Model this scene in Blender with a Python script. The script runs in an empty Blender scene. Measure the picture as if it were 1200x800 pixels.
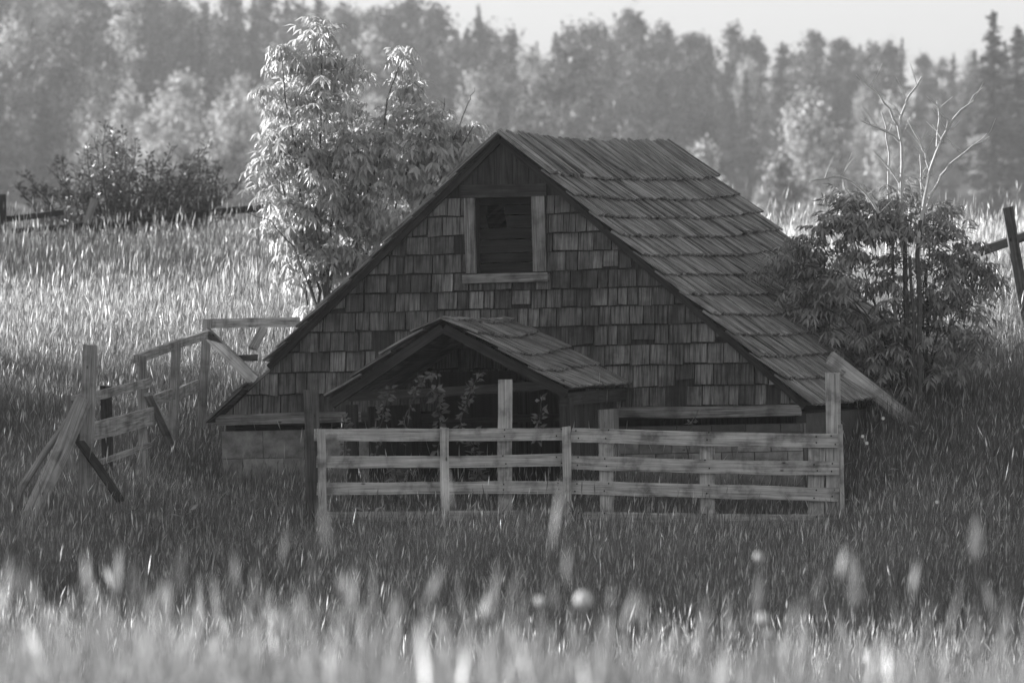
import bpy, math, random
import numpy as np
from mathutils import Vector, Matrix, noise as mnoise

rnd = random.Random(7)
NR = np.random.default_rng(11)
scene = bpy.context.scene
COL = scene.collection

# ------------------------------------------------------------------ camera
F = 8700.0          # focal length in photo pixels (photo is 1200 wide)
H = 3.2             # eye height, metres
HOR = 295.0         # horizon row
def P(px, py, Y):
    return Vector(((px - 600.0) * Y / F, Y, H - (py - HOR) * Y / F))

cam = bpy.data.cameras.new('camera')
camo = bpy.data.objects.new('camera', cam); COL.objects.link(camo)
cam.sensor_width = 36.0
cam.lens = F / 1200 * 36
camo.location = (0, 0, H)
camo.rotation_euler = (math.radians(90) - math.atan((400 - HOR) / F), 0, 0)
cam.clip_start = 0.5; cam.clip_end = 12000
cam.dof.use_dof = True
cam.dof.focus_distance = 85.0
cam.dof.aperture_fstop = 4.4
scene.camera = camo

# ------------------------------------------------------------------ light
SUN_EL = math.radians(12.5)
sx, sy = -0.90, 0.44
n_ = math.hypot(sx, sy); sx /= n_; sy /= n_
S = Vector((sx * math.cos(SUN_EL), sy * math.cos(SUN_EL), math.sin(SUN_EL)))
sun = bpy.data.lights.new('sun', 'SUN'); sun.energy = 5.0; sun.angle = math.radians(0.6)
sun.color = (1.0, 1.0, 1.0)
suno = bpy.data.objects.new('sun', sun); COL.objects.link(suno)
suno.rotation_euler = S.to_track_quat('Z', 'Y').to_euler()
suno.location = (-40, 60, 40)

world = bpy.data.worlds.new('World'); scene.world = world; world.use_nodes = True
nt = world.node_tree; nt.nodes.clear()
sky = nt.nodes.new('ShaderNodeTexSky'); sky.sky_type = 'NISHITA'; sky.sun_disc = False
sky.sun_elevation = SUN_EL; sky.sun_rotation = math.atan2(sx, sy) % (2 * math.pi)
sky.air_density = 2.5; sky.dust_density = 0.3
bw = nt.nodes.new('ShaderNodeRGBToBW')          # black-and-white photograph
bg = nt.nodes.new('ShaderNodeBackground'); bg.inputs['Strength'].default_value = 0.09
wo = nt.nodes.new('ShaderNodeOutputWorld')
nt.links.new(sky.outputs[0], bw.inputs[0]); nt.links.new(bw.outputs[0], bg.inputs['Color'])
nt.links.new(bg.outputs[0], wo.inputs['Surface'])

vs = scene.view_settings
vs.view_transform = 'Standard'; vs.look = 'None'; vs.gamma = 1.0; vs.use_curve_mapping = False
vs.exposure = 1.25
scene.render.engine = 'CYCLES'
cy = scene.cycles
cy.max_bounces = 6; cy.diffuse_bounces = 3; cy.glossy_bounces = 1; cy.transmission_bounces = 4
cy.volume_bounces = 0; cy.transparent_max_bounces = 4
cy.use_denoising = True; cy.denoiser = 'OPENIMAGEDENOISE'
cy.sample_clamp_indirect = 4.0

# ------------------------------------------------------------------ materials
def g(v): return (v, v, v, 1)
def new_mat(name):
    m = bpy.data.materials.new(name); m.use_nodes = True
    t = m.node_tree; t.nodes.clear()
    o = t.nodes.new('ShaderNodeOutputMaterial')
    return m, t, o
def N(t, typ, **kw):
    n = t.nodes.new(typ)
    for k, v in kw.items():
        if k in n.inputs: n.inputs[k].default_value = v
        else: setattr(n, k, v)
    return n
def mth(t, op, a, b=None, clamp=False):
    n = t.nodes.new('ShaderNodeMath'); n.operation = op; n.use_clamp = clamp
    for i, v in enumerate((a, b)):
        if v is None: continue
        if isinstance(v, (int, float)): n.inputs[i].default_value = v
        else: t.links.new(v, n.inputs[i])
    return n.outputs[0]
def ramp(t, fac, stops):
    r = t.nodes.new('ShaderNodeValToRGB')
    e = r.color_ramp.elements
    while len(e) < len(stops): e.new(0.5)
    for k, (p, v) in enumerate(stops):
        e[k].position = p; e[k].color = g(v)
    t.links.new(fac, r.inputs[0]); return r.outputs[0]

def wood(name, lo, hi, across=38.0, along=2.2, vary=0.7, lichen=0.0, lic_val=0.35, knots=True, stain=0.0, dirt=(0.55, 1.2)):
    """weathered grey timber; grain runs along UV v (metres)"""
    m, t, o = new_mat(name)
    uv = N(t, 'ShaderNodeUVMap')
    geo = N(t, 'ShaderNodeNewGeometry')
    mp = N(t, 'ShaderNodeMapping'); mp.inputs['Scale'].default_value = (across, along, 1)
    t.links.new(uv.outputs[0], mp.inputs[0])
    n1 = N(t, 'ShaderNodeTexNoise', Scale=1.0, Detail=6.0, Roughness=0.65)
    t.links.new(mp.outputs[0], n1.inputs['Vector'])
    mp2 = N(t, 'ShaderNodeMapping'); mp2.inputs['Scale'].default_value = (across * 3.2, along * 1.5, 1)
    t.links.new(uv.outputs[0], mp2.inputs[0])
    n2 = N(t, 'ShaderNodeTexNoise', Scale=1.0, Detail=3.0, Roughness=0.6)
    t.links.new(mp2.outputs[0], n2.inputs['Vector'])
    n3 = N(t, 'ShaderNodeTexNoise', Scale=3.5, Detail=5.0, Roughness=0.6)
    t.links.new(uv.outputs[0], n3.inputs['Vector'])
    f = mth(t, 'ADD', mth(t, 'MULTIPLY', n1.outputs[0], 0.62), mth(t, 'MULTIPLY', n2.outputs[0], 0.38))
    c = ramp(t, f, [(0.32, lo * 0.22), (0.43, lo), (0.60, hi), (0.74, hi * 1.35)])
    isl = mth(t, 'ADD', mth(t, 'MULTIPLY', geo.outputs['Random Per Island'], vary), 1.0 - vary * 0.5)
    st = ramp(t, n3.outputs[0], [(0.34, dirt[0]), (0.5, 1.0), (0.72, dirt[1])])
    k = mth(t, 'MULTIPLY', mth(t, 'MULTIPLY', c, isl), st)
    if stain > 0:                                        # rain streaks running over many pieces
        tc = N(t, 'ShaderNodeTexCoord')
        mps = N(t, 'ShaderNodeMapping'); mps.inputs['Scale'].default_value = (2.6, 2.6, 0.55)
        t.links.new(tc.outputs['Object'], mps.inputs[0])
        n5 = N(t, 'ShaderNodeTexNoise', Scale=1.0, Detail=5.0, Roughness=0.6)
        t.links.new(mps.outputs[0], n5.inputs['Vector'])
        k = mth(t, 'MULTIPLY', k, ramp(t, n5.outputs[0], [(0.36, 1.0 - stain), (0.55, 1.0), (0.7, 1.0 + stain * .5)]))
    if lichen > 0:
        n4 = N(t, 'ShaderNodeTexNoise', Scale=9.0, Detail=6.0, Roughness=0.75)
        t.links.new(uv.outputs[0], n4.inputs['Vector'])
        lf = ramp(t, n4.outputs[0], [(0.60, 0.0), (0.70, lichen)])
        mx = N(t, 'ShaderNodeMix'); mx.data_type = 'FLOAT'
        t.links.new(lf, mx.inputs[0]); t.links.new(k, mx.inputs[2]); mx.inputs[3].default_value = lic_val
        k = mx.outputs[0]
    if knots:
        v = N(t, 'ShaderNodeTexVoronoi', Scale=2.6); v.feature = 'F1'
        mpk = N(t, 'ShaderNodeMapping'); mpk.inputs['Scale'].default_value = (2.2, 1.0, 1)
        t.links.new(uv.outputs[0], mpk.inputs[0]); t.links.new(mpk.outputs[0], v.inputs['Vector'])
        kn = ramp(t, v.outputs['Distance'], [(0.04, 0.25), (0.085, 1.0)])
        k = mth(t, 'MULTIPLY', k, kn)
    b = N(t, 'ShaderNodeBsdfPrincipled', Roughness=0.88)
    b.inputs['Specular IOR Level'].default_value = 0.25
    t.links.new(k, b.inputs['Base Color'])
    bp = N(t, 'ShaderNodeBump', Strength=0.7, Distance=0.006)
    t.links.new(f, bp.inputs['Height']); t.links.new(bp.outputs[0], b.inputs['Normal'])
    t.links.new(b.outputs[0], o.inputs[0])
    return m

def concrete(name, lo, hi):
    m, t, o = new_mat(name)
    uv = N(t, 'ShaderNodeUVMap'); geo = N(t, 'ShaderNodeNewGeometry')
    n1 = N(t, 'ShaderNodeTexNoise', Scale=5.0, Detail=8.0, Roughness=0.7)
    t.links.new(uv.outputs[0], n1.inputs['Vector'])
    c = ramp(t, n1.outputs[0], [(0.3, lo), (0.7, hi)])
    isl = mth(t, 'ADD', mth(t, 'MULTIPLY', geo.outputs['Random Per Island'], 0.5), 0.75)
    b = N(t, 'ShaderNodeBsdfPrincipled', Roughness=0.92)
    t.links.new(mth(t, 'MULTIPLY', c, isl), b.inputs['Base Color'])
    bp = N(t, 'ShaderNodeBump', Strength=0.5, Distance=0.01)
    t.links.new(n1.outputs[0], bp.inputs['Height']); t.links.new(bp.outputs[0], b.inputs['Normal'])
    t.links.new(b.outputs[0], o.inputs[0]); return m

def leafmat(name, base, trans, vary=0.5, gloss=0.25, attr=None, rough=0.5):
    m, t, o = new_mat(name)
    if attr:
        a = N(t, 'ShaderNodeAttribute'); a.attribute_name = attr; r = a.outputs['Fac']
        f = r
    else:
        geo = N(t, 'ShaderNodeNewGeometry')
        f = mth(t, 'ADD', mth(t, 'MULTIPLY', geo.outputs['Random Per Island'], vary), 1 - vary * 0.5)
    b = N(t, 'ShaderNodeBsdfPrincipled', Roughness=rough)
    b.inputs['Specular IOR Level'].default_value = gloss
    t.links.new(mth(t, 'MULTIPLY', f, base), b.inputs['Base Color'])
    tr = N(t, 'ShaderNodeBsdfTranslucent')
    t.links.new(mth(t, 'MULTIPLY', f, trans), tr.inputs['Color'])
    ad = N(t, 'ShaderNodeAddShader')
    t.links.new(b.outputs[0], ad.inputs[0]); t.links.new(tr.outputs[0], ad.inputs[1])
    t.links.new(ad.outputs[0], o.inputs[0]); return m

def plain(name, lo, hi, scale=20.0, rough=0.9):
    m, t, o = new_mat(name)
    tc = N(t, 'ShaderNodeTexCoord')
    n1 = N(t, 'ShaderNodeTexNoise', Scale=scale, Detail=6.0, Roughness=0.6)
    t.links.new(tc.outputs['Object'], n1.inputs['Vector'])
    b = N(t, 'ShaderNodeBsdfPrincipled', Roughness=rough)
    b.inputs['Specular IOR Level'].default_value = 0.2
    t.links.new(ramp(t, n1.outputs[0], [(0.3, lo), (0.7, hi)]), b.inputs['Base Color'])
    bp = N(t, 'ShaderNodeBump', Strength=0.4, Distance=0.01)
    t.links.new(n1.outputs[0], bp.inputs['Height']); t.links.new(bp.outputs[0], b.inputs['Normal'])
    t.links.new(b.outputs[0], o.inputs[0]); return m

M_SHINGLE = wood('weathered shingle', 0.07, 0.215, 34, 2.0, 0.95, 0.12, 0.24, knots=False, stain=0.5)
M_SHAKE = wood('weathered roof shake', 0.13, 0.33, 42, 0.9, 0.75, 0.3, 0.10, knots=False, stain=0.25)
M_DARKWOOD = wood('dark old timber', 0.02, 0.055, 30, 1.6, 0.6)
M_TRIM = wood('old trim board', 0.12, 0.30, 34, 1.3, 0.3, 0.2, 0.28)
M_FENCE = wood('silvered fence board', 0.29, 0.56, 34, 1.2, 0.35, 0.3, 0.45, dirt=(0.4, 1.25))
M_CORRAL = wood('grey corral timber', 0.17, 0.36, 30, 1.2, 0.4, 0.15, 0.3)
M_PALE = wood('pale plank', 0.30, 0.55, 34, 1.0, 0.1)
M_INNER = wood('near-black inner board', 0.010, 0.03, 30, 1.6, 0.9)  # board colour set almost black to make the window opening dark
M_POST = wood('dark grey post', 0.06, 0.15, 34, 1.2, 0.3)
M_BLOCK = concrete('foundation block', 0.10, 0.40)
M_BRICK = concrete('dark brick', 0.045, 0.10)
M_MORTAR = concrete('mortar', 0.10, 0.16)
M_GRASS = leafmat('meadow grass', 0.054, 0.115, attr='tone', gloss=0.2, rough=0.6)
M_SOIL = plain('soil and thatch', 0.035, 0.07, 8.0)
M_ELDER = leafmat('elder leaf', 0.19, 0.32, 0.6, 0.5, rough=0.35)
M_ELDER_DK = leafmat('shrub leaf', 0.20, 0.08, 0.8, 0.3, rough=0.5)
M_BUSH = leafmat('dark bush leaf', 0.085, 0.06, 0.9, 0.35, rough=0.4)
M_VINE = leafmat('vine leaf', 0.10, 0.05, 0.7, 0.3)
M_STEM = plain('shrub stem', 0.06, 0.12, 30)
M_BARE = plain('bare pale stem', 0.42, 0.6, 30)
M_BARK = plain('bark', 0.05, 0.1, 6)
M_SPRUCE = leafmat('spruce needles', 0.045, 0.015, 0.8, 0.2, rough=0.7)
M_BROAD = leafmat('broadleaf foliage', 0.065, 0.035, 1.1, 0.2, rough=0.6)
M_BIRCH = leafmat('pale birch foliage', 0.26, 0.14, 0.7, 0.25, rough=0.6)
M_FLUFF = leafmat('seed fluff', 0.6, 0.38, 0.05, 0.0)
M_PLUME = leafmat('grass plume', 0.22, 0.16, 0.4, 0.0)
M_NAIL = plain('rusty nail', 0.012, 0.03, 40)
M_ROCK = plain('weathered stone', 0.12, 0.25, 9)

# ------------------------------------------------------------------ object helpers
OFF = {}
def tag(o, label=None, cat=None, group=None, kind=None):
    if label: o['label'] = label
    if cat: o['category'] = cat
    if group: o['group'] = group
    if kind: o['kind'] = kind
    return o
def thing(name, label, cat, loc, group=None):
    o = bpy.data.objects.new(name, None); COL.objects.link(o)
    o.location = loc; o.empty_display_size = 0.3
    OFF[o.name] = Vector(loc)
    return tag(o, label, cat, group)

class MB:
    """collects faces with UVs (metres: u across grain, v along it)"""
    def __init__(s): s.v = []; s.f = []; s.uv = []; s.mi = []; s.mats = []
    def mid(s, m):
        if m not in s.mats: s.mats.append(m)
        return s.mats.index(m)
    def face(s, idx, uvs, mi=0): s.f.append(idx); s.uv.extend(uvs); s.mi.append(mi)
    def poly(s, pts, mi=0, uvs=None):
        b = len(s.v); s.v.extend(Vector(p) for p in pts)
        s.face(tuple(range(b, b + len(pts))), uvs or [(p[0], p[1]) for p in pts], mi)
    def board(s, p0, p1, w, t, side=(0, 0, 1), seg=None, jit=0.0, mi=0, taper=1.0, cup=0.0, ends=0.0):
        """a plank: long axis p0->p1, width w along `side`, thickness t"""
        p0 = Vector(p0); p1 = Vector(p1); ax = p1 - p0; L = ax.length; ax.normalize()
        sd = Vector(side); sd = (sd - ax * sd.dot(ax)).normalized(); th = ax.cross(sd).normalized()
        if seg is None: seg = max(1, int(L / 0.35))
        ru, rv = rnd.uniform(0, 50), rnd.uniform(0, 50)
        b = len(s.v); rings = []
        w1 = rnd.uniform(-1, 1) * jit * 2
        for k in range(seg + 1):
            q = k / seg; c = p0.lerp(p1, q)
            ww = w * (1 + (taper - 1) * q) * 0.5
            bow = math.sin(q * math.pi) * w1
            for (a, d) in ((-1, -1), (1, -1), (1, 1), (-1, 1)):
                e = rnd.uniform(-1, 1) * ends if k in (0, seg) else 0
                s.v.append(c + ax * e + sd * (a * ww + bow + rnd.uniform(-1, 1) * jit) + th * (d * t * 0.5 + rnd.uniform(-1, 1) * jit * 0.5))
        for k in range(seg):
            for j in range(4):
                a0 = b + 4 * k + j; a1 = b + 4 * k + (j + 1) % 4
                u0 = ru + (0, w, w + t, w + w + t)[j]; u1 = u0 + (w, t, w, t)[j]
                v0 = rv + L * k / seg; v1 = rv + L * (k + 1) / seg
                s.face((a0, a1, a1 + 4, a0 + 4), [(u0, v0), (u1, v0), (u1, v1), (u0, v1)], mi)
        e = b + 4 * seg
        s.face((b + 3, b + 2, b + 1, b), [(ru, rv), (ru + w, rv), (ru + w, rv + t), (ru, rv + t)], mi)
        s.face((e, e + 1, e + 2, e + 3), [(ru, rv), (ru + w, rv), (ru + w, rv + t), (ru, rv + t)], mi)
    def tube(s, pts, r0, r1, n=6, mi=0, cap=True, rough=0.0):
        pts = [Vector(p) for p in pts]; K = len(pts); b = len(s.v)
        up = Vector((0.31, 0.17, 0.9)).normalized(); ru = rnd.uniform(0, 50); ln = 0; vv = []
        for k, p in enumerate(pts):
            d = (pts[min(k + 1, K - 1)] - pts[max(k - 1, 0)]).normalized()
            a = d.cross(up); a = a.normalized() if a.length > 1e-4 else d.orthogonal().normalized()
            c = d.cross(a); r = r0 + (r1 - r0) * k / max(1, K - 1)
            if k: ln += (p - pts[k - 1]).length
            vv.append(ln)
            for j in range(n):
                an = 2 * math.pi * j / n; rr = r * (1 + rnd.uniform(-1, 1) * rough)
                s.v.append(p + a * math.cos(an) * rr + c * math.sin(an) * rr)
        for k in range(K - 1):
            for j in range(n):
                a0 = b + n * k + j; a1 = b + n * k + (j + 1) % n
                u0 = ru + j * r0 * 6.28 / n; u1 = ru + (j + 1) * r0 * 6.28 / n
                s.face((a0, a1, a1 + n, a0 + n), [(u0, vv[k]), (u1, vv[k]), (u1, vv[k + 1]), (u0, vv[k + 1])], mi)
        if cap and n > 2:
            s.face(tuple(b + j for j in reversed(range(n))), [(0, 0)] * n, mi)
            s.face(tuple(b + n * (K - 1) + j for j in range(n)), [(0, 0)] * n, mi)
    def leaflet(s, p, d, nrm, L, W, fold=0.25, curl=0.15, mi=0):
        d = d.normalized(); sd = d.cross(nrm)
        sd = sd.normalized() if sd.length > 1e-4 else d.orthogonal().normalized()
        nn = sd.cross(d).normalized()
        b = len(s.v)
        m_ = p + d * L * 0.45 - nn * L * curl * 0.2
        s.v.extend((p, m_ - sd * W * 0.5 + nn * W * fold, m_, m_ + sd * W * 0.5 + nn * W * fold, p + d * L - nn * L * curl))
        z = [(0, 0)] * 3
        for q in ((0, 1, 2), (0, 2, 3), (1, 4, 2), (2, 4, 3)): s.face(tuple(b + i for i in q), z, mi)
    def build(s, name, mat=None, parent=None, local=False, smooth=False):
        me = bpy.data.meshes.new(name)
        off = OFF.get(parent.name, Vector()) if (parent and not local) else Vector()
        me.from_pydata([tuple(p - off) for p in s.v], [], s.f)
        ul = me.uv_layers.new(name='UVMap')
        ul.data.foreach_set('uv', np.array(s.uv, dtype=np.float32).ravel())
        for m in (s.mats if s.mats else [mat]): me.materials.append(m)
        if s.mats: me.polygons.foreach_set('material_index', np.array(s.mi, dtype=np.int32))
        if smooth: me.polygons.foreach_set('use_smooth', np.ones(len(me.polygons), dtype=bool))
        me.update()
        o = bpy.data.objects.new(name, me); COL.objects.link(o)
        if parent: o.parent = parent
        OFF[o.name] = off
        return o

# ------------------------------------------------------------------ terrain
NEAR = [(-400, 2.2), (-30, 2.0), (0, 1.7), (15, 1.55), (25, 1.22), (35, 0.45), (50, -0.75), (66, -1.2), (72, -0.98), (76, -0.62)]
FAR = [(145, 2.95), (160, 2.8), (220, 0.0), (400, -5.0), (650, -1.5), (800, 2.4), (950, 6.6), (1100, 13.6), (1250, 23.0), (1400, 29), (2200, 31), (9000, 31)]
PL = NEAR + [(80, -0.05), (84, 0.36), (89, 0.92), (95, 1.3), (110, 1.95), (120, 2.35), (130, 2.62)] + FAR
PR = NEAR + [(80, -0.15), (84, 0.22), (86, 0.60), (88, 0.98), (92, 1.4), (96, 1.78), (105, 2.15), (120, 2.5)] + FAR
PC = NEAR + [(80, -0.22), (84, -0.08), (90, 0.05), (93, 0.6), (97, 1.4), (105, 1.85), (120, 2.35)] + FAR
def prof(tab, y):
    xs = np.array([a for a, b in tab]); zs = np.array([b for a, b in tab])
    return np.interp(y, xs, zs)
def sst(a, b, x):
    t = np.clip((x - a) / (b - a), 0, 1); return t * t * (3 - 2 * t)
def terr(x, y):
    x = np.asarray(x, dtype=float); y = np.asarray(y, dtype=float)
    wl = sst(3.2, 5.0, -x); wr = sst(3.25, 4.4, x)
    def p3(yy):
        c = prof(PC, yy); return c + (prof(PL, yy) - c) * wl + (prof(PR, yy) - c) * wr
    z = (p3(y - 1.2) + 2 * p3(y) + p3(y + 1.2)) / 4
    near = np.exp(-((y - 90) / 200.0) ** 2)
    bump = 0.07 * np.sin(x * 0.9 + y * 0.37) * np.sin(y * 0.55 - x * 0.21) + 0.035 * np.sin(x * 2.3 + 1.3) * np.sin(y * 1.7 + x)
    far = sst(600, 1100, y)
    hills = far * (2.2 * np.sin(x * 0.021 + 0.6) + 1.4 * np.sin(x * 0.05 + y * 0.004) + 4.0 * sst(-10, -70, x))
    return z + bump * near + hills
def tz(x, y): return float(terr(x, y))

def axis(segs):
    out = []
    for a, b, st in segs: out.extend(np.arange(a, b, st))
    out.append(segs[-1][1]); return np.array(out)
gx = axis([(-4000, -600, 400), (-600, -120, 40), (-120, -24, 8), (-24, 24, 0.6), (24, 120, 8), (120, 600, 40), (600, 4001, 400)])
gy = axis([(-400, -20, 40), (-20, 60, 2), (60, 160, 0.6), (160, 400, 12), (400, 1500, 25), (1500, 9001, 500)])
X, Y = np.meshgrid(gx, gy); Z = terr(X, Y)
nx, ny = len(gx), len(gy)
me = bpy.data.meshes.new('ground')
idx = np.arange(nx * ny).reshape(ny, nx)
fc = np.stack([idx[:-1, :-1], idx[:-1, 1:], idx[1:, 1:], idx[1:, :-1]], -1).reshape(-1, 4)
me.from_pydata(np.stack([X, Y, Z], -1).reshape(-1, 3).tolist(), [], fc.tolist())
me.polygons.foreach_set('use_smooth', np.ones(len(me.polygons), dtype=bool))
me.materials.append(M_SOIL); me.update()
gr = bpy.data.objects.new('ground', me); COL.objects.link(gr); gr['kind'] = 'structure'

# ------------------------------------------------------------------ barn frame
YAW = math.radians(-18.0); ROLL = math.radians(-1.5)
R = Matrix.Rotation(YAW, 4, 'Z') @ Matrix.Rotation(ROLL, 4, 'Y')
APEX = 4.55
D = 6.75
org = P(588, 162, 87.0) - (R @ Vector((0, 0, APEX)))
BM = Matrix.Translation(org) @ R
BI = BM.inverted()
def L2(px, py, v):
    """photo pixel -> barn-local (u, w) on the plane local y = v"""
    o = BI @ Vector((0, 0, H)); d = (BI.to_3x3() @ Vector(((px - 600) / F, 1, -(py - HOR) / F)))
    k = (v - o.y) / d.y; q = o + d * k
    return q.x, q.z
barn = bpy.data.objects.new('barn', None); COL.objects.link(barn)
barn.location = org; barn.rotation_euler = R.to_euler()
tag(barn, 'low weathered barn with shingled gable, split shake roof and small porch over its entry', 'barn')
OFF['barn'] = Vector()

uL, wL = L2(252, 492, 0); uR, wR = L2(947, 477, 0)
HW = (uR - uL) / 2
WE = (wL + wR) / 2
SL = (APEX - WE) / HW                        # roof slope
def rake(u): return APEX - abs(u) * SL       # roof line above u

# --- gable shingles
def clip(poly, a, b, c):
    """keep a*u + b*w <= c"""
    out = []
    for i in range(len(poly)):
        p, q = poly[i], poly[(i + 1) % len(poly)]
        dp = a * p[0] + b * p[1] - c; dq = a * q[0] + b * q[1] - c
        if dp <= 0: out.append(p)
        if (dp < 0 < dq) or (dq < 0 < dp):
            k = dp / (dp - dq); out.append((p[0] + (q[0] - p[0]) * k, p[1] + (q[1] - p[1]) * k))
    return out
def slab(mb, poly, vb, tb, tt, wb, wt, mi=0, ru=None, rv=None):
    """clipped shingle: front face v = vb - thickness (tb at the bottom, tt at the top)"""
    if len(poly) < 3: return
    twist = rnd.uniform(-1.6, 1.6) if tb != tt else 0.0
    ru = rnd.uniform(0, 60) if ru is None else ru; rv = rnd.uniform(0, 60) if rv is None else rv
    def fr(p):
        k = (p[1] - wb) / max(1e-5, wt - wb); return Vector((p[0], vb - (tb + (tt - tb) * k) * (1 + twist * (p[0] - poly[0][0])), p[1]))
    b = len(mb.v); n = len(poly)
    mb.v.extend(fr(p) for p in poly); mb.v.extend(Vector((p[0], vb, p[1])) for p in poly)
    mb.face(tuple(range(b, b + n)), [(p[0] + ru, p[1] + rv) for p in poly], mi)
    for i in range(n):
        j = (i + 1) % n
        mb.face((b + j, b + i, b + n + i, b + n + j), [(ru, rv), (ru + .02, rv), (ru + .02, rv + .02), (ru, rv + .02)], mi)

wtrim = WE + 0.02
_a, _b = L2(516, 440, 0)[0], L2(686, 440, 0)[0]
OPEN = (_a, _b, L2(600, 434, 0)[1])
def cut_open(pol):
    if min(p[1] for p in pol) >= OPEN[2]: return [pol]
    return [q for q in (clip(pol, 1, 0, OPEN[0]), clip(pol, -1, 0, -OPEN[1]), clip(clip(clip(pol, -1, 0, -OPEN[0]), 1, 0, OPEN[1]), 0, -1, -OPEN[2])) if len(q) >= 3]
mb = MB()
rows_px = [230, 251, 273.5, 295, 317.5, 339, 360.5, 383, 406, 430, 455.5, 481]
w_top = L2(600, 229, 0)[1]
rows = [L2(600, y, 0)[1] for y in rows_px[1:]]
rows[-1] = wtrim + 0.03
wl_, wr_ = L2(545, 250, 0)[0], L2(641, 250, 0)[0]       # window surround
wsill = L2(590, 331, 0)[1]
prev = w_top
for wb in rows:
    wt = prev; ex = wt - wb
    u = -HW - rnd.uniform(0, 0.2)
    while u < HW:
        wd = rnd.choice((0.13, 0.16, 0.18, 0.2, 0.22, 0.25, 0.3)) * rnd.uniform(0.9, 1.1)
        gap = rnd.uniform(0.009, 0.02); dw = rnd.uniform(-0.012, 0.008); tl = rnd.uniform(-0.008, 0.008)
        if rnd.random() < 0.012: u += wd; continue      # a lost shingle
        if rnd.random() < 0.05: dw += rnd.uniform(0.02, 0.07)
        if rnd.random() < 0.05: tl += rnd.uniform(-0.02, 0.02)
        pol = [(u + gap, wb + dw - tl), (u + wd, wb + dw + tl), (u + wd, wt - 0.016), (u + gap, wt - 0.016)]
        pol = clip(pol, SL, 1, APEX - 0.06); pol = clip(pol, -SL, 1, APEX - 0.06)
        if len(pol) >= 3:
            cu = u + wd / 2
            pieces = [pol]
            if wb > wsill - 0.06 or wt > wsill:
                if wt > wsill + 0.01:
                    pieces = [clip(pol, 1, 0, wl_ - 0.004), clip(pol, -1, 0, -(wr_ + 0.004))]
                    if wb < wsill - 0.05:
                        mid_ = clip(clip(clip(pol, -1, 0, -(wl_ - 0.004)), 1, 0, wr_ + 0.004), 0, 1, wsill - 0.004)
                        pieces.append(mid_)
            for q in [z for q_ in pieces if len(q_) >= 3 for z in cut_open(q_)]:
                if len(q) >= 3: slab(mb, q, 0.0, 0.036 + rnd.uniform(0, .014), 0.006, wb, wt)
        u += wd
    prev = wb
# backing sheathing behind the shingles, left / right / below / above the window
def flat(mb, poly, v, t, mi): slab(mb, poly, v, t, t, 0, 1, mi)
mb_ = MB()
def gable_clip(pol):
    return clip(clip(pol, SL, 1, APEX - 0.03), -SL, 1, APEX - 0.03)
wjt = L2(590, 229, 0)[1]
a_, b_ = L2(559, 300, 0)[0], L2(626, 300, 0)[0]         # clear opening
for pol in ([(-HW, wtrim), (a_, wtrim), (a_, APEX), (-HW, APEX)], [(b_, wtrim), (HW, wtrim), (HW, APEX), (b_, APEX)],
            [(a_, wtrim), (b_, wtrim), (b_, wsill + 0.05), (a_, wsill + 0.05)], [(a_, wjt), (b_, wjt), (b_, APEX), (a_, APEX)]):
    for q_ in cut_open(gable_clip(pol)): slab(mb_, q_, 0.03, 0.028, 0.028, 0, 1)
gw = mb.build('gable_wall', M_SHINGLE, barn, local=True)
mb_.build('sheathing', M_DARKWOOD, gw, local=True)
# --- vertical planks in the gable peak
mb = MB()
wpk = L2(590, 217, 0)[1]
u = L2(540, 210, 0)[0]
while u < L2(648, 210, 0)[0]:
    wd = rnd.uniform(0.18, 0.27)
    pol = gable_clip([(u + .006, wpk), (u + wd, wpk), (u + wd, APEX), (u + .006, APEX)])
    slab(mb, pol, 0.0, 0.02 + rnd.uniform(0, .012), 0.02, wpk, APEX); u += wd
mb.build('peak_planks', M_DARKWOOD, barn, local=True)
# --- window
wn = bpy.data.objects.new('window', None); COL.objects.link(wn); wn.parent = barn; OFF['window'] = Vector()
win = MB()
wu0, wt0 = L2(545, 231, 0); wu1, wb0 = L2(559, 320, 0); wu2 = L2(626, 300, 0)[0]; wu3 = L2(641, 300, 0)[0]
win.board(((wu0 + wu1) / 2, -0.03, wb0), ((wu0 + wu1) / 2, -0.03, wt0), wu1 - wu0, 0.05, (1, 0, 0), jit=.003)
win.build('jamb', M_TRIM, wn, local=True); win = MB()
win.board(((wu2 + wu3) / 2, -0.03, wb0), ((wu2 + wu3) / 2, -0.03, wt0), wu3 - wu2, 0.05, (1, 0, 0), jit=.003)
win.build('jamb', M_TRIM, wn, local=True)
q = MB(); hw0 = L2(590, 231, 0)[1]; hw1 = L2(590, 216, 0)[1]
q.board((wu0 - .03, -0.035, (hw0 + hw1) / 2), (wu3 + .03, -0.035, (hw0 + hw1) / 2), hw1 - hw0, 0.06, (0, 0, 1), jit=.004)
q.build('lintel', M_DARKWOOD, wn, local=True)
q = MB(); sw0 = L2(590, 320.5, 0)[1]; sw1 = L2(590, 331, 0)[1]
q.board((wu0 - .03, -0.05, (sw0 + sw1) / 2), (wu3 + .03, -0.05, (sw0 + sw1) / 2), sw0 - sw1, 0.09, (0, 0, 1), jit=.004)
q.build('sill', M_TRIM, wn, local=True)
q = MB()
wz = wb0 - 0.05
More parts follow.
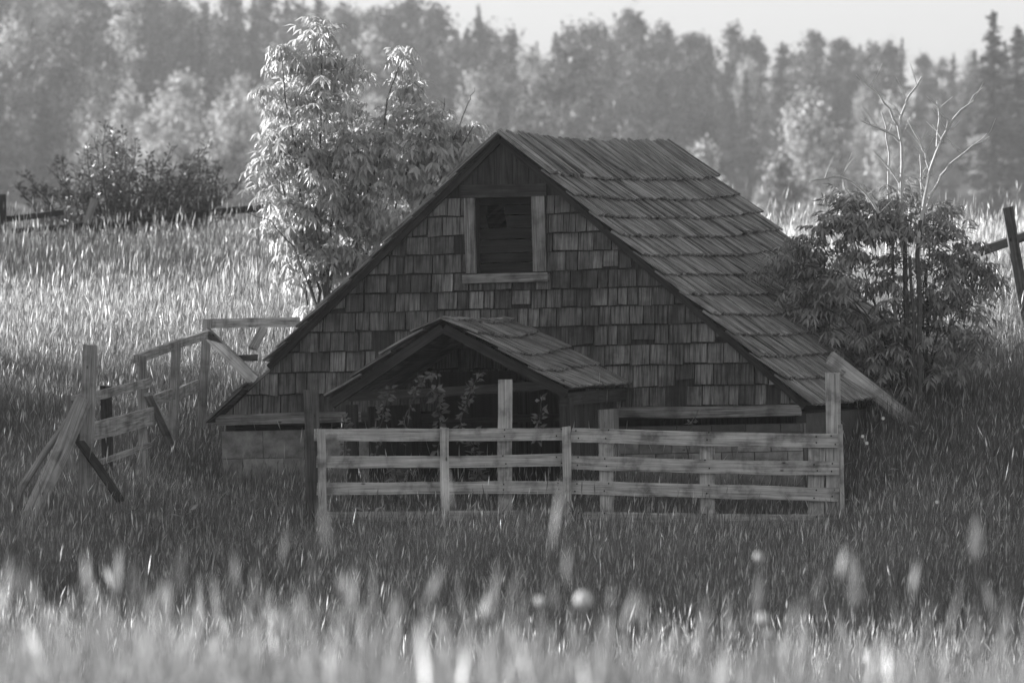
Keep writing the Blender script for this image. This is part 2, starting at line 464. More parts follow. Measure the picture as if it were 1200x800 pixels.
while wz < wt0 + 0.1:                                    # boards nailed across inside the opening
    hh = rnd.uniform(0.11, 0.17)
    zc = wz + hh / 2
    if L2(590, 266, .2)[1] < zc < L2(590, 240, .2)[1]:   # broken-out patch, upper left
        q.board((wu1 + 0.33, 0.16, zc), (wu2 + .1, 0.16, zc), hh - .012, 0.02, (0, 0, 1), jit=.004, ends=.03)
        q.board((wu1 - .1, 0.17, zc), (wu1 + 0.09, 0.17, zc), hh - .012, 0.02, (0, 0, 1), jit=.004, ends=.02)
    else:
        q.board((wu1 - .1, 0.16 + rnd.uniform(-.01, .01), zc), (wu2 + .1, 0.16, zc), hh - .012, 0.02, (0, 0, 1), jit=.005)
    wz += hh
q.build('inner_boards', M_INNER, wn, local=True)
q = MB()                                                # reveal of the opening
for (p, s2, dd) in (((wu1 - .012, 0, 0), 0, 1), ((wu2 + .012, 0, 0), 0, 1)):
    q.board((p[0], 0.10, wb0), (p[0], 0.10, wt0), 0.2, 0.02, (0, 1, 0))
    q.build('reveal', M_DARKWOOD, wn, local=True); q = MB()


# --- trim boards
def Fp(px, py, v=0.0):
    u, w = L2(px, py, v); return Vector((u, v, w))
mb = MB(); h_ = 0.125
mb.board((-HW + .02, -0.045, wtrim - .03), (Fp(425, 482).x, -0.045, wtrim - .02), h_, 0.05, (0, 0, 1), jit=.005)
mb.build('trim_board', M_TRIM, barn, local=True)
mb = MB()
mb.board((Fp(718, 477).x, -0.045, wtrim - .03), (HW - .08, -0.045, wtrim - .045), h_, 0.05, (0, 0, 1), jit=.005)
mb.build('trim_board', M_TRIM, barn, local=True)
mb = MB()
mb.board((Fp(400, 484).x, -0.04, wtrim - .02), (Fp(478, 480).x, -0.04, wtrim - .02), 0.11, 0.04, (0, 0, 1), jit=.006)
mb.build('trim_board', M_DARKWOOD, barn, local=True)

# --- foundation: brick course over concrete blocks
mb = MB(); mc = mb.mid(M_BLOCK); mbk = mb.mid(M_BRICK); mm = mb.mid(M_MORTAR)
uf0, uf1 = L2(262, 540, .12)[0], L2(942, 500, .12)[0]
du0, du1 = L2(470, 520, .12)[0], L2(676, 520, .12)[0]   # entry
def blocks(u0, u1, w0, w1, bl, bh, mi, v):
    w = w1; r = 0
    while w > w0:
        u = u0 - (bl * .5 if r % 2 else 0)
        while u < u1:
            a = max(u, u0) + .004; b = min(u + bl, u1) - .004
            if b - a > .03:
                dv = rnd.uniform(-.004, .004)
                mb.board(((a + b) / 2, v + dv, w - bh + .004), ((a + b) / 2, v + dv, w - .004), b - a, 0.1, (1, 0, 0), seg=1, jit=.003, mi=mi)
            u += bl
        w -= bh; r += 1
wf = wtrim - 0.2
# left: smooth rendered panel of big slabs
blocks(uf0, du0, -0.6, L2(310, 504, .12)[1], 0.52, 0.33, mc, 0.12)
mb.board(((uf0 + du0) / 2, .17, -.6), ((uf0 + du0) / 2, .17, L2(310, 505, .12)[1]), du0 - uf0, .1, (1, 0, 0), seg=1, mi=mm)
mb.build('foundation', None, barn, local=True)
mb = MB(); mc = mb.mid(M_BLOCK); mbk = mb.mid(M_BRICK); mm = mb.mid(M_MORTAR)
blocks(du1, uf1, wf - .12, wf, 0.42, 0.105, mbk, 0.04)
blocks(du1, uf1, -0.6, wf - .12, 0.40, 0.20, mc, 0.03)
mb.board(((uf1 + du1) / 2, .17, -.6), ((uf1 + du1) / 2, .17, wf), uf1 - du1, .1, (1, 0, 0), seg=1, mi=mm)
mb.build('foundation', None, barn, local=True)
mb = MB()                                               # side and rear walls
mb.board((uf0 + .06, .23, .3), (uf0 + .06, D - .2, .3), 1.9, .12, (0, 0, 1), seg=3)
mb.build('side_wall', M_BRICK, barn, local=True)
mb = MB()
mb.board((uf1 - .06, .23, .3), (uf1 - .06, D - .2, .3), 1.9, .12, (0, 0, 1), seg=3)
mb.build('side_wall', M_BRICK, barn, local=True)
mb = MB()
slab(mb, clip(clip([(-HW + .1, -.6), (HW - .1, -.6), (HW - .1, APEX), (-HW + .1, APEX)], SL, 1, APEX - .05), -SL, 1, APEX - .05), D - .1, .05, .05, 0, 1)
mb.build('rear_wall', M_DARKWOOD, barn, local=True)
mb = MB()                                               # attic floor keeps the loft dark
mb.board((-HW + .2, 3.2, wtrim - .1), (HW - .2, 3.2, wtrim - .1), 6.2, .05, (0, 1, 0), seg=1)
mb.build('loft_floor', M_DARKWOOD, barn, local=True)

# --- roofs of split shakes
def roof(mb, ridge0, down, nrm, vax, courses, v0, v1, wmin, wmax, thick=0.02, deform=None, ragged=.02, ridge_rag=0.0, s_off=0.0, deck=True, holes=0.0, lift=0.03):
    """courses: distances down the slope of every butt line"""
    def pt(s, v, n):
        p = ridge0 + down * s + vax * v + nrm * n
        if deform: p = p + Vector((0, 0, deform(s, v)))
        return p
    def box(s0, s1, va, vb, n0, n1, t, tw=0):
        b = len(mb.v); ru, rv = rnd.uniform(0, 80), rnd.uniform(0, 80)
        for (s_, n_b) in ((s0, n0), ((s0 + s1) / 2, (n0 + n1) / 2), (s1, n1)):
            for (v_, nn) in ((va, n_b), (vb, n_b + tw), (vb, n_b + t + tw), (va, n_b + t)):
                mb.v.append(pt(s_, v_, nn))
        Ls = s1 - s0; wd = vb - va
        for k in range(2):
            for j in range(4):
                a0 = b + 4 * k + j; a1 = b + 4 * k + (j + 1) % 4
                u0 = ru + (0, wd, wd + t, 2 * wd + t)[j]; u1 = u0 + (wd, t, wd, t)[j]
                y0 = rv + Ls * k / 2; y1 = rv + Ls * (k + 1) / 2
                mb.face((a0, a1, a1 + 4, a0 + 4), [(u0, y0), (u1, y0), (u1, y1), (u0, y1)], 0)
        z = [(ru, rv), (ru + wd, rv), (ru + wd, rv + t), (ru, rv + t)]
        mb.face((b + 3, b + 2, b + 1, b), z, 0); mb.face((b + 8, b + 9, b + 10, b + 11), z, 0)
    s_top = s_off
    for k, sb in enumerate(courses):
        v = v0 + rnd.uniform(-.05, 0)
        while v < v1:
            wd = rnd.uniform(wmin, wmax); ve = min(v + wd - .004, v1 + rnd.uniform(-.03, .06))
            if rnd.random() > holes and ve - v > .02:
                t = thick * rnd.uniform(.6, 1.5); e = rnd.uniform(-ragged, ragged)
                if rnd.random() < .014: e += rnd.uniform(-.10, .03)
                st = s_top - (0.12 if k else (rnd.uniform(-.01, ridge_rag) if ridge_rag else 0))
                box(st, sb + e, v, ve, 0.002, lift * rnd.uniform(.75, 1.25) * (1.6 if rnd.random() < .015 else 1), t, rnd.uniform(-.006, .006))
            v += wd
        s_top = sb
    if deck:
        ns, nv = 8, 8
        for i in range(ns):
            for j in range(nv):
                sa, sb = s_off + (courses[-1] - .05 - s_off) * i / ns, s_off + (courses[-1] - .05 - s_off) * (i + 1) / ns
                va, vb = v0 + .03 + (v1 - v0 - .06) * j / nv, v0 + .03 + (v1 - v0 - .06) * (j + 1) / nv
                mb.poly([pt(sa, va, -.004), pt(sb, va, -.004), pt(sb, vb, -.004), pt(sa, vb, -.004)])
cs = 1 / math.hypot(1, SL)
dR = Vector((cs, 0, -SL * cs)); nR = Vector((SL * cs, 0, cs)); dL = Vector((-cs, 0, -SL * cs)); nL = Vector((-SL * cs, 0, cs))
VX = Vector((0, 1, 0)); RL = HW / cs
def slope_len(py):                                       # photo row on the front rake -> distance down the slope
    return (APEX - L2(588 + (py - 160) * 1.13, py, -.12)[1]) / (SL * cs)
cr_px = [213, 238, 261, 284, 307, 330, 354, 378, 402, 427, 452.5]
courses = [slope_len(y) for y in cr_px] + [RL + .07]
def sag(s, v):
    q = max(0, v) / D
    return 0.055 * s * cs * q * q - 0.05 * math.sin(math.pi * q) * (1 - s / RL * .5) + .008 * math.sin(v * 1.7 + s * 2.1)
rg0 = Vector((0, 0, APEX + .045))
mb = MB()
roof(mb, rg0, dR, nR, VX, courses, -.10, D, .04, .13, .024, sag, .011, .07, lift=.055)
mb.build('roof', M_SHAKE, barn, local=True)
mb = MB()
s1 = (APEX - Fp(301, 432, -.12).z) / (SL * cs)
cl = [c for c in courses if c < s1 - .1] + [s1]
roof(mb, rg0, dL, nL, VX, cl, -.14, D, .06, .2, .022, sag, .02, .02, lift=.034)
s2 = (APEX - Fp(274, 452, -.12).z) / (SL * cs)
roof(mb, rg0 - nL * .03, dL, nL, VX, [s2 + .22, RL + .12], -.14, D, .06, .2, .022, sag, .02, 0.0, s_off=s2, lift=.034)
roof(mb, rg0 - nL * .09, dL, nL, VX, [s2 + .1], 0.05, D, .1, .2, .02, sag, .01, 0.0, s_off=s1 - .15)
mb.build('roof', M_SHAKE, barn, local=True)
for dd, nn, e in ((dR, nR, RL), (dL, nL, s1)):           # dark rake boards under the shakes
    mb = MB()
    mb.board(rg0 + VX * -.055 - nn * .045 + dd * .04, rg0 + VX * -.055 - nn * .045 + dd * e, .075, .03, nn, jit=.003)
    mb.build('rake_board', M_DARKWOOD, barn, local=True)

# --- porch
PV = -2.36
pu, pw = L2(517, 374, PV); pur, pwr = L2(667, 456, PV); pul, pwl = L2(381, 468, PV)
pr0 = Vector((pu, PV, pw))
drp = Vector((pur - pu, 0, pwr - pw)); LR = drp.length; drp.normalize(); nrp = Vector((-drp.z, 0, drp.x))
dlp = Vector((pul - pu, 0, pwl - pw)); LLp = dlp.length; dlp.normalize(); nlp = Vector((dlp.z, 0, -dlp.x))
def pl(py): return LR * (py - 375) / (456 - 375)
pc = [pl(381), pl(397), pl(417), pl(436), LR]
mb = MB()
def psag(s, v): return .02 * math.sin(v * 2.3 + s * 3) - .03 * math.sin(math.pi * min(1, max(0, v / 2.3)))
roof(mb, pr0, drp, nrp, VX, pc, 0, -PV - .03, .04, .12, .02, psag, .012, .03, lift=.045)
mb.build('porch_roof', M_SHAKE, barn, local=True)
mb = MB()
roof(mb, pr0, dlp, nlp, VX, [LLp * .22, LLp * .5, LLp * .76, LLp], 0, -PV - .03, .06, .2, .024, psag, .03, .0, lift=.05)
mb.build('porch_roof', M_SHAKE, barn, local=True)
for dd, nn, e in ((drp, nrp, LR), (dlp, nlp, LLp)):
    mb = MB()
    mb.board(pr0 + VX * .06 - nn * .085 + dd * .06, pr0 + VX * .06 - nn * .07 + dd * (e - .02), .11, .035, nn, jit=.003)
    mb.build('porch_rafter', M_DARKWOOD, barn, local=True)
mb = MB()                                               # eave beam and collar beam
mb.board((pur - .1, PV + .1, pwr - .12), (pur - .1, -.02, pwr - .1), .14, .1, (0, 0, 1), jit=.004)
mb.build('porch_beam', M_DARKWOOD, barn, local=True)
mb = MB()
mb.board((pul + .25, PV + .12, pwl + .02), (pur - .1, PV + .12, pwr + .06), .1, .07, (0, 0, 1), jit=.004)
mb.build('porch_beam', M_DARKWOOD, barn, local=True)
def ppost(px, py, v, wd, mat, wb=-.4):
    u, w = L2(px, py, v); b = MB(); b.board((u, v, wb), (u, v, w), wd, .1, (1, 0, 0), jit=.006)
    b.build('porch_post', mat, barn, local=True)
ppost(662, 466, PV + .16, .12, M_DARKWOOD); ppost(412, 474, PV + .16, .12, M_DARKWOOD)
ppost(716, 479, -.2, .10, M_FENCE)
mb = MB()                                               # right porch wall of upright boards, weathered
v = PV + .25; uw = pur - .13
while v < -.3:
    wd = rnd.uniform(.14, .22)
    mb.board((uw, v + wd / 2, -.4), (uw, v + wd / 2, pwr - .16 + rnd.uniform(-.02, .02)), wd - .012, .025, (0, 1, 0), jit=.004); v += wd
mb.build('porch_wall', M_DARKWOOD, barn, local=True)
mb = MB()
v = -.95
while v < -.25:
    wd = rnd.uniform(.16, .22)
    mb.board((uw + .03, v + wd / 2, -.4), (uw + .03, v + wd / 2, pwr - .26), wd - .01, .02, (0, 1, 0), jit=.004); v += wd
mb.build('porch_wall', M_CORRAL, barn, local=True)
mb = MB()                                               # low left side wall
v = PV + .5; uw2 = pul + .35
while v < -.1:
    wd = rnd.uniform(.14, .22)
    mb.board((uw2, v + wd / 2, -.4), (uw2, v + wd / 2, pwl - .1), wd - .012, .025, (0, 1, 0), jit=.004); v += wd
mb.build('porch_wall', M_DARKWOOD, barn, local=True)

mb = MB()                                               # added dark box behind the entry, shuts out light from the attic
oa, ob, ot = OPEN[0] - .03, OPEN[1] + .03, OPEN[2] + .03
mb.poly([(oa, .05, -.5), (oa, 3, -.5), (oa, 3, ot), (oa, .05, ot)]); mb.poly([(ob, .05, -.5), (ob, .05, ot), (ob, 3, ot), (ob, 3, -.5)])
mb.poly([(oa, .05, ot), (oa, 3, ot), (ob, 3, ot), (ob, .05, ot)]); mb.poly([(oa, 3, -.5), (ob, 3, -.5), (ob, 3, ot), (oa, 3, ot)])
mb.build('entry_dark_box', M_DARKWOOD, barn, local=True)

# ------------------------------------------------------------------ front board fence
FY = 83.0
fence = thing('board_fence', 'silvery grey fence of horizontal boards and upright battens in front of the porch', 'fence', P(680, 622, FY))
def wboard(name, par, a, b, wd, t, Y0, Y1=None, mat=M_FENCE, side=(0, 0, 1), jit=.005, ends=.01, label=None):
    """a plank between photo points a and b standing at depth Y0..Y1, width in metres"""
    m = MB(); m.board(P(a[0], a[1], Y0), P(b[0], b[1], Y1 if Y1 is not None else Y0), wd, t, side, jit=jit, ends=ends)
    o = m.build(name, mat, par)
    if label: o['label'] = label
    return o
px = FY / F
for (xa, ya, xb, yb, hh) in ((369, 509.5, 662, 508.5, 14), (371, 541, 662, 538.5, 14), (372, 573, 662, 571, 14), (385, 606, 660, 604, 12),
                             (669, 509.5, 983, 516.5, 16), (669, 541, 983, 548.5, 16), (669, 570.5, 983, 579.5, 16), (684, 606.5, 983, 610, 15)):
    ye = FY - .25 if xa > 600 else FY + .05
    m = MB(); mf_, mn_ = m.mid(M_FENCE), m.mid(M_NAIL)
    m.board(P(xa, ya, FY), P(xb, yb, ye), hh * px, .03, (0, 0, 1), jit=.007, ends=.015, mi=mf_)
    for nx_ in ((378, 520, 592, 655) if xa < 600 else (676, 711, 829, 957, 977)):
        for nz_ in (-.27, .27):
            q = (nx_ - xa) / (xb - xa); yy = FY + (ye - FY) * q
            c = P(nx_ + rnd.uniform(-3, 3), ya + (yb - ya) * q + (nz_ + rnd.uniform(-.1, .1)) * hh, yy - .019)
            m.board(c, c + Vector((0, 0, .016)), .014, .012, (1, 0, 0), seg=1, mi=mn_)
    m.build('board', None, fence)
for (xa, ya, xb, yb, ww, yy) in ((376, 503, 378, 650, 10, FY - .04), (520.5, 501, 523, 650, 10, FY - .04), (663.5, 500, 665, 650, 10, FY - .05), (984.5, 497, 988.5, 648, 5, FY - .3)):
    wboard('batten', fence, (xa, ya), (xb, yb), ww * px, .035, yy, side=(1, 0, 0))
for (xa, ya, xb, yb, ww) in ((592, 445, 593, 650, 17), (710, 520, 711, 650, 16), (829, 522, 829, 650, 17), (957.5, 523, 957, 650, 19), (976, 437, 976, 650, 17)):
    wboard('post', fence, (xa, ya), (xb, yb), ww * px, .09, FY + .12 - max(0, xa - 600) * .0007, side=(1, 0, 0))
post = thing('fence_post', 'dark upright square post at the porch end of the board fence', 'post', P(366, 640, 83.2))
wboard('post_shaft', post, (364.5, 457), (367, 655), 17 * px, .14, 83.2, side=(1, 0, 0), mat=M_POST)

# ------------------------------------------------------------------ broken corral at the left
YA, YB, YC, YD = 80.5, 84.2, 86.8, 89.2
cor = thing('corral_fence', 'broken grey rail fence climbing the bank left of the barn', 'fence', P(170, 560, 84.0))
def cb(name, a, b, wpx, Y0, Y1, t=.045, side=(0, 0, 1), mat=M_CORRAL):
    return wboard(name, cor, a, b, wpx * (Y0 + Y1) / 2 / F, t, Y0, Y1, mat, side)
U1 = (1, 0, 0)
cb('post', (105.5, 404), (98, 600), 16, YA, YA, .13, U1)
cb('post', (82, 463), (84, 600), 9, 82.0, 82.0, .09, U1)
cb('post', (124, 452), (126, 600), 13, 83.0, 83.0, .09, U1, M_DARKWOOD)
cb('post', (166, 417), (169, 570), 11, YB, YB, .09, U1)
cb('post', (206.5, 402), (200, 520), 11, YC, YC, .09, U1)
cb('post', (243, 374), (236, 500), 10, YD, YD, .1, U1)
cb('rail', (80, 467), (100, 464), 7, 82.1, 81.5)
cb('rail', (107, 465), (174, 448), 10, YA + .1, YB - .12)
cb('rail', (103, 507), (178, 487), 21, YA + .15, YB - .08)
cb('rail', (118, 541), (176, 521), 6, 82.4, YB - .1)
cb('rail', (159, 421), (243, 392), 10, YB - .12, YD - .12)
cb('rail', (177, 471), (203, 461), 13, YB + .1, YC - .1)
cb('rail', (204, 464), (231, 452), 14, YC + .1, YD)
cb('rail', (246, 379), (349, 377), 11, YD, 91.5)
cb('rail', (268, 420), (300, 419), 7, 90.4, 91.0, mat=M_DARKWOOD)
cb('strut', (309, 384), (296, 408), 10, 91.2, 91.0, .04, U1)
cb('strut', (241, 389), (300, 447), 13, YD - .1, 88.6, .04, (0, 0, 1), M_TRIM)
cb('strut', (173, 462), (201, 520), 10, YB - .12, 84.8, .04, U1)
lg = thing('leaning_log', 'thick round log leaning against the split post at the left end of the corral', 'log', P(20, 640, 79.6))
m = MB(); m.tube([P(98, 468, YA - .15), P(72, 528, 80.2), P(45, 585, 79.9), P(14, 655, 79.6)], .095, .105, 12, rough=.05)
m.build('log_shaft', M_CORRAL, lg, smooth=False)
pk = thing('leaning_pole', 'thin dark pole leaning beside the thick log', 'pole', P(22, 615, 80.3))
m = MB(); m.tube([P(84, 486, 80.6), P(54, 528, 80.5), P(26, 570, 80.3), P(8, 625, 80.2)], .035, .045, 8, rough=.08)
m.build('pole_shaft', M_CORRAL, pk)
br = thing('fallen_brace', 'dark square brace slanting down to the right from the log', 'timber', P(137, 582, 80.2))
wboard('brace_shaft', br, (88, 511), (141, 586), .085, .085, 80.5, 80.2, M_DARKWOOD, U1)

# ------------------------------------------------------------------ far fences
ff = thing('pasture_fence', 'dark two-rail pasture fence along the crest behind the dark bush', 'fence', P(120, 290, 140.0))
for (xa, ya, xb, yb, wp, nm, sd, Y0) in ((3, 228, 3, 320, 9, 'post', U1, 139.8), (101, 262, 111, 233, 9, 'post', U1, 139.5), (340, 236, 341, 310, 8, 'post', U1, 140.),
                                     (0, 257, 75, 249, 6, 'rail', (0, 0, 1), 140.), (14, 271, 110, 262, 5, 'rail', (0, 0, 1), 140.1), (96, 267, 215, 255, 6, 'rail', (0, 0, 1), 140.), (205, 255, 345, 241, 8, 'rail', (0, 0, 1), 140.)):
    wboard(nm, ff, (xa, ya), (xb, yb), wp * Y0 / F, .08, Y0, None, M_CORRAL if (nm == 'post' and xa == 101) else M_DARKWOOD, sd, jit=.012)
rf = thing('leaning_fence', 'dark leaning post with a slanting rail right of the bare-branched elder', 'fence', P(1200, 370, 98.0))
wboard('post', rf, (1180.5, 243), (1207, 395), .14, .13, 98, None, M_POST, U1)
wboard('rail', rf, (1146, 296), (1240, 262), .12, .07, 98.15, 99.0, M_POST)

# leaning planks on the right eave
def on_roof(pxx, pyy):
    """point where the camera ray meets the right roof slope"""
    o = BI @ Vector((0, 0, H)); d = BI.to_3x3() @ Vector(((pxx - 600) / F, 1, -(pyy - HOR) / F))
    k = (rg0 - o).dot(nR) / d.dot(nR); return BM @ (o + d * k)
t0 = on_roof(972, 417); Yt = t0.y - .25
lb = thing('leaning_plank', 'pale heavy plank leaning down the right eave of the roof into the grass', 'plank', P(1072, 497, 87.6))
pa, pb = P(971, 419, Yt - .45), P(1070, 496, 88.5); dd_ = (pb - pa).normalized()
m = MB(); m.board(pa, pb + dd_ * .12, .17, .09, Vector((.6, .25, .75)), jit=.005); m.build('plank_shaft', M_PALE, lb)
lp = thing('roof_pole', 'thin dark pole lying behind the pale plank on the right eave', 'pole', P(1060, 470, Yt + .5))
m = MB(); m.tube([P(950, 386, Yt + .45), P(1000, 427, Yt + .5), P(1064, 475, Yt + .6)], .022, .03, 7, rough=.1); m.build('pole_shaft', M_CORRAL, lp)
rk = thing('stone', 'pale pointed stone in the dark hollow under the right elder', 'stone', P(1112, 452, 90.0))
m = MB()
c0 = P(1117, 440, 90.)
pts = [Vector((-.1, -.05, -.16)), Vector((.12, -.06, -.16)), Vector((.13, .1, -.16)), Vector((-.1, .12, -.16)), Vector((-.03, -.02, .17)), Vector((.05, -.03, .06)), Vector((.06, .06, .05)), Vector((-.05, .05, .14))]
m.v = [c0 + p for p in pts]
for fq in ((0, 1, 5, 4), (1, 2, 6, 5), (2, 3, 7, 6), (3, 0, 4, 7), (4, 5, 6, 7), (3, 2, 1, 0)): m.face(fq, [(0, 0)] * 4)
m.build('stone_block', M_ROCK, rk)

# ------------------------------------------------------------------ shrubs
def rv3(k=1.0): return Vector((rnd.gauss(0, k), rnd.gauss(0, k), rnd.gauss(0, k)))
def pinnate(mb, p, d, L, n, ll, lw, droop, mi=0):
    """compound leaf: rachis curving down, n pairs of leaflets and a tip leaflet"""
    d = d.normalized(); q = p.copy(); st = L / (n + .5)
    side = d.cross(Vector((0, 0, 1)));  side = side.normalized() if side.length > 1e-3 else Vector((1, 0, 0))
    for k in range(n):
        q = q + d * st; d = (d + Vector((0, 0, -droop * .35))).normalized()
        up = side.cross(d)
        for sg in (-1, 1):
            ld = (side * sg * .85 + d * .55 + Vector((0, 0, -droop * .8)) + rv3(.15)).normalized()
            mb.leaflet(q, ld, up + rv3(.25), ll * rnd.uniform(.75, 1.1), lw * rnd.uniform(.8, 1.15), .22, .22, mi)
    mb.leaflet(q, (d + Vector((0, 0, -droop * .4))).normalized(), side.cross(d) + rv3(.2), ll * 1.1, lw, .22, .25, mi)

def blob_pts(blobs, n, Y, depth, shell=.55):
    """random points in ellipsoids given as photo circles (px, py, rx, ry)"""
    wts = [b[2] * b[3] for b in blobs]; out = []
    for _ in range(n):
        b = rnd.choices(blobs, wts)[0]
        while True:
            e = Vector((rnd.uniform(-1, 1), rnd.uniform(-1, 1), rnd.uniform(-1, 1)))
            if e.length < 1 and (e.length > shell or rnd.random() < .55): break
        dp = min(depth, b[2] * Y / F * 1.2)
        p = P(b[0] + e.x * b[2], b[1] - e.z * b[3], Y + e.y * dp); out.append((p, e, P(b[0], b[1], Y)))
    return out
def cane(mb, pts, r0, r1, wob=.03, n=5, sub=4):
    q = [Vector(p) for p in pts]; out = []
    for i in range(len(q) - 1):
        for k in range(sub): out.append(q[i].lerp(q[i + 1], k / sub) + (rv3(wob) if (i or k) else Vector()))
    out.append(q[-1]); mb.tube(out, r0, r1, n)
    return out

# tall sunlit elder behind the barn's left slope
EY = 97.3
eld = thing('elder_shrub', 'tall pale sunlit elder behind the left slope of the barn roof', 'shrub', P(388, 450, EY))
blobs = [(352, 60, 26, 16), (330, 68, 14, 12), (375, 52, 20, 22), (378, 42, 9, 10), (345, 100, 32, 32), (332, 150, 30, 40), (395, 95, 38, 36), (412, 78, 16, 14), (380, 150, 48, 48),
         (335, 205, 34, 40), (395, 215, 58, 52), (440, 180, 50, 50), (478, 92, 11, 17), (474, 62, 7, 8), (476, 115, 20, 16), (490, 165, 42, 44), (455, 235, 50, 45), (520, 170, 28, 32), (548, 158, 18, 14), (560, 150, 8, 8), (505, 215, 45, 40),
         (350, 260, 30, 36), (395, 285, 45, 40), (365, 310, 28, 30), (385, 340, 32, 26), (430, 290, 30, 30)]
lf = MB()
for p, e, c in blob_pts(blobs, 340, EY, 1.9, .6):
    out = p - c; out = out.normalized() if out.length > .05 else Vector((0, 0, 1))
    tw = (out * .7 + Vector((0, 0, .5))).normalized()
    for k in range(rnd.randint(5, 10)):
        d = (Vector((rnd.uniform(-1, 1), rnd.uniform(-1, 1), rnd.uniform(-.2, .5))).normalized() + out * .35).normalized()
        pinnate(lf, p + tw * rnd.uniform(-.16, .12), d, rnd.uniform(.16, .28), rnd.choice((2, 2, 3)), rnd.uniform(.12, .19), rnd.uniform(.04, .062), rnd.uniform(.5, 1.2))
for (tx, ty) in ((376, 34), (330, 52), (474, 55), (478, 75), (478, 100), (412, 62), (556, 140), (310, 100), (305, 180)):   # leading shoots
    for k in range(7):
        a = rnd.uniform(0, 6.28); pinnate(lf, P(tx, ty + rnd.uniform(0, 10), EY), Vector((math.cos(a), math.sin(a), .25)), .2, 3, .15, .05, 1.0)
lf.build('foliage', M_ELDER, eld)
st = MB(); bs = P(388, 470, EY)
for (x_, y_) in ((376, 40), (330, 62), (345, 110), (315, 160), (474, 60), (412, 75), (440, 150), (500, 140), (555, 148), (400, 120), (360, 200), (470, 200), (325, 230), (520, 190)):
    k1 = P(388 + (x_ - 388) * .35 + rnd.uniform(-8, 8), 470 + (y_ - 470) * .42, EY + rnd.uniform(-.3, .3)); cane(st, [bs + rv3(.08), k1, P(x_, y_, EY + rnd.uniform(-.5, .5))], .035, .006)
cane(st, [P(372, 360, 96.6), P(345, 290, 96.4), P(318, 258, 96.3), P(287, 248, 96.3)], .012, .004, .01)
cane(st, [P(518, 210, EY), P(535, 160, EY), P(549, 120, EY), P(556, 103, EY)], .01, .004, .01)
cane(st, [P(505, 210, EY), P(518, 145, EY), P(521, 115, EY)], .01, .004, .01)
st.build('stems', M_STEM, eld)

# dark bush at the upper left, beyond the pasture fence
DY = 143.0
db = thing('dark_bush', 'dark bush of upright shoots on the crest at upper left', 'bush', P(150, 280, DY))
lf = MB(); st = MB()
tops = [(36, 205), (52, 192), (72, 186), (88, 195), (104, 170), (118, 158), (126, 140), (138, 152), (150, 165), (163, 172), (176, 178), (190, 195), (205, 190), (215, 172), (228, 182), (240, 166), (246, 178), (262, 208), (276, 212), (60, 220), (95, 215), (135, 195), (160, 205), (185, 215), (110, 200), (225, 215), (145, 225), (170, 230), (80, 230), (200, 225)]
for (x_, y_) in tops:
    for rep in range(4):
        yy = DY + rnd.uniform(-1.4, 1.4); xx = x_ + rnd.uniform(-16, 16); y2 = y_ + (rep * rnd.uniform(4, 20))
        b0 = P(150 + (xx - 150) * .55 + rnd.uniform(-10, 10), 285, yy); tp = P(xx, y2, yy + rnd.uniform(-.3, .3))
        path = cane(st, [b0, b0.lerp(tp, .5) + rv3(.12), tp], .028, .006, .03, 4)
        for k in range(85):
            q = rnd.random() ** .6; i = min(len(path) - 2, int(q * (len(path) - 1))); pp = path[i].lerp(path[i + 1], rnd.random())
            dr = Vector((rnd.uniform(-1, 1), rnd.uniform(-1, 1), rnd.uniform(-.1, .9))).normalized()
            lf.leaflet(pp + dr * rnd.uniform(0, .24 - .18 * q), dr, rv3(), rnd.uniform(.08, .15), rnd.uniform(.03, .05))
lf.build('foliage', M_BUSH, db); st.build('stems', M_STEM, db)

# drooping elder with bare branches at the right
RY = 89.2
re_ = thing('drooping_elder', 'drooping dark elder with bare pale branches rising over the right eave', 'shrub', P(1072, 490, RY))
lf = MB()
blobs = [(945, 320, 28, 22), (985, 290, 36, 24), (1035, 275, 34, 24), (1085, 290, 36, 26), (1122, 308, 26, 20), (945, 360, 30, 22), (1000, 335, 55, 38), (1075, 335, 52, 36), (1125, 345, 34, 30), (1010, 395, 48, 36), (1075, 395, 44, 40), (1115, 395, 30, 34), (985, 372, 32, 26), (1040, 440, 34, 30), (1085, 440, 32, 30), (1030, 225, 10, 12), (1098, 215, 8, 6), (960, 300, 20, 16), (1150, 300, 14, 10), (928, 335, 18, 16), (930, 375, 18, 14), (955, 395, 26, 18), (1150, 330, 18, 16), (1060, 262, 30, 14), (1005, 262, 22, 14)]
for p, e, c in blob_pts([(b[0] + (b[0] - 1040) * .08, b[1] - 4, b[2] * 1.18, b[3] * 1.15) for b in blobs], 205, RY, 1.1, .6) + blob_pts([(1000, 246, 14, 16), (1050, 238, 18, 18), (1096, 250, 16, 16), (962, 270, 12, 12), (1132, 276, 12, 12), (925, 292, 10, 10), (1152, 318, 10, 10)], 26, RY, .5, .3):
    out = p - c; out = out.normalized() if out.length > .05 else Vector((0, 0, 1))
    for k in range(rnd.randint(4, 8)):
        d = (Vector((rnd.uniform(-1, 1), rnd.uniform(-1, 1), rnd.uniform(-.1, .6))).normalized() + out * .4).normalized()
        pinnate(lf, p + out * rnd.uniform(-.12, .08), d, rnd.uniform(.22, .36), rnd.choice((3, 4, 4)), rnd.uniform(.10, .17), rnd.uniform(.026, .042), rnd.uniform(.4, .9))
lf.build('foliage', M_ELDER_DK, re_)
st = MB()
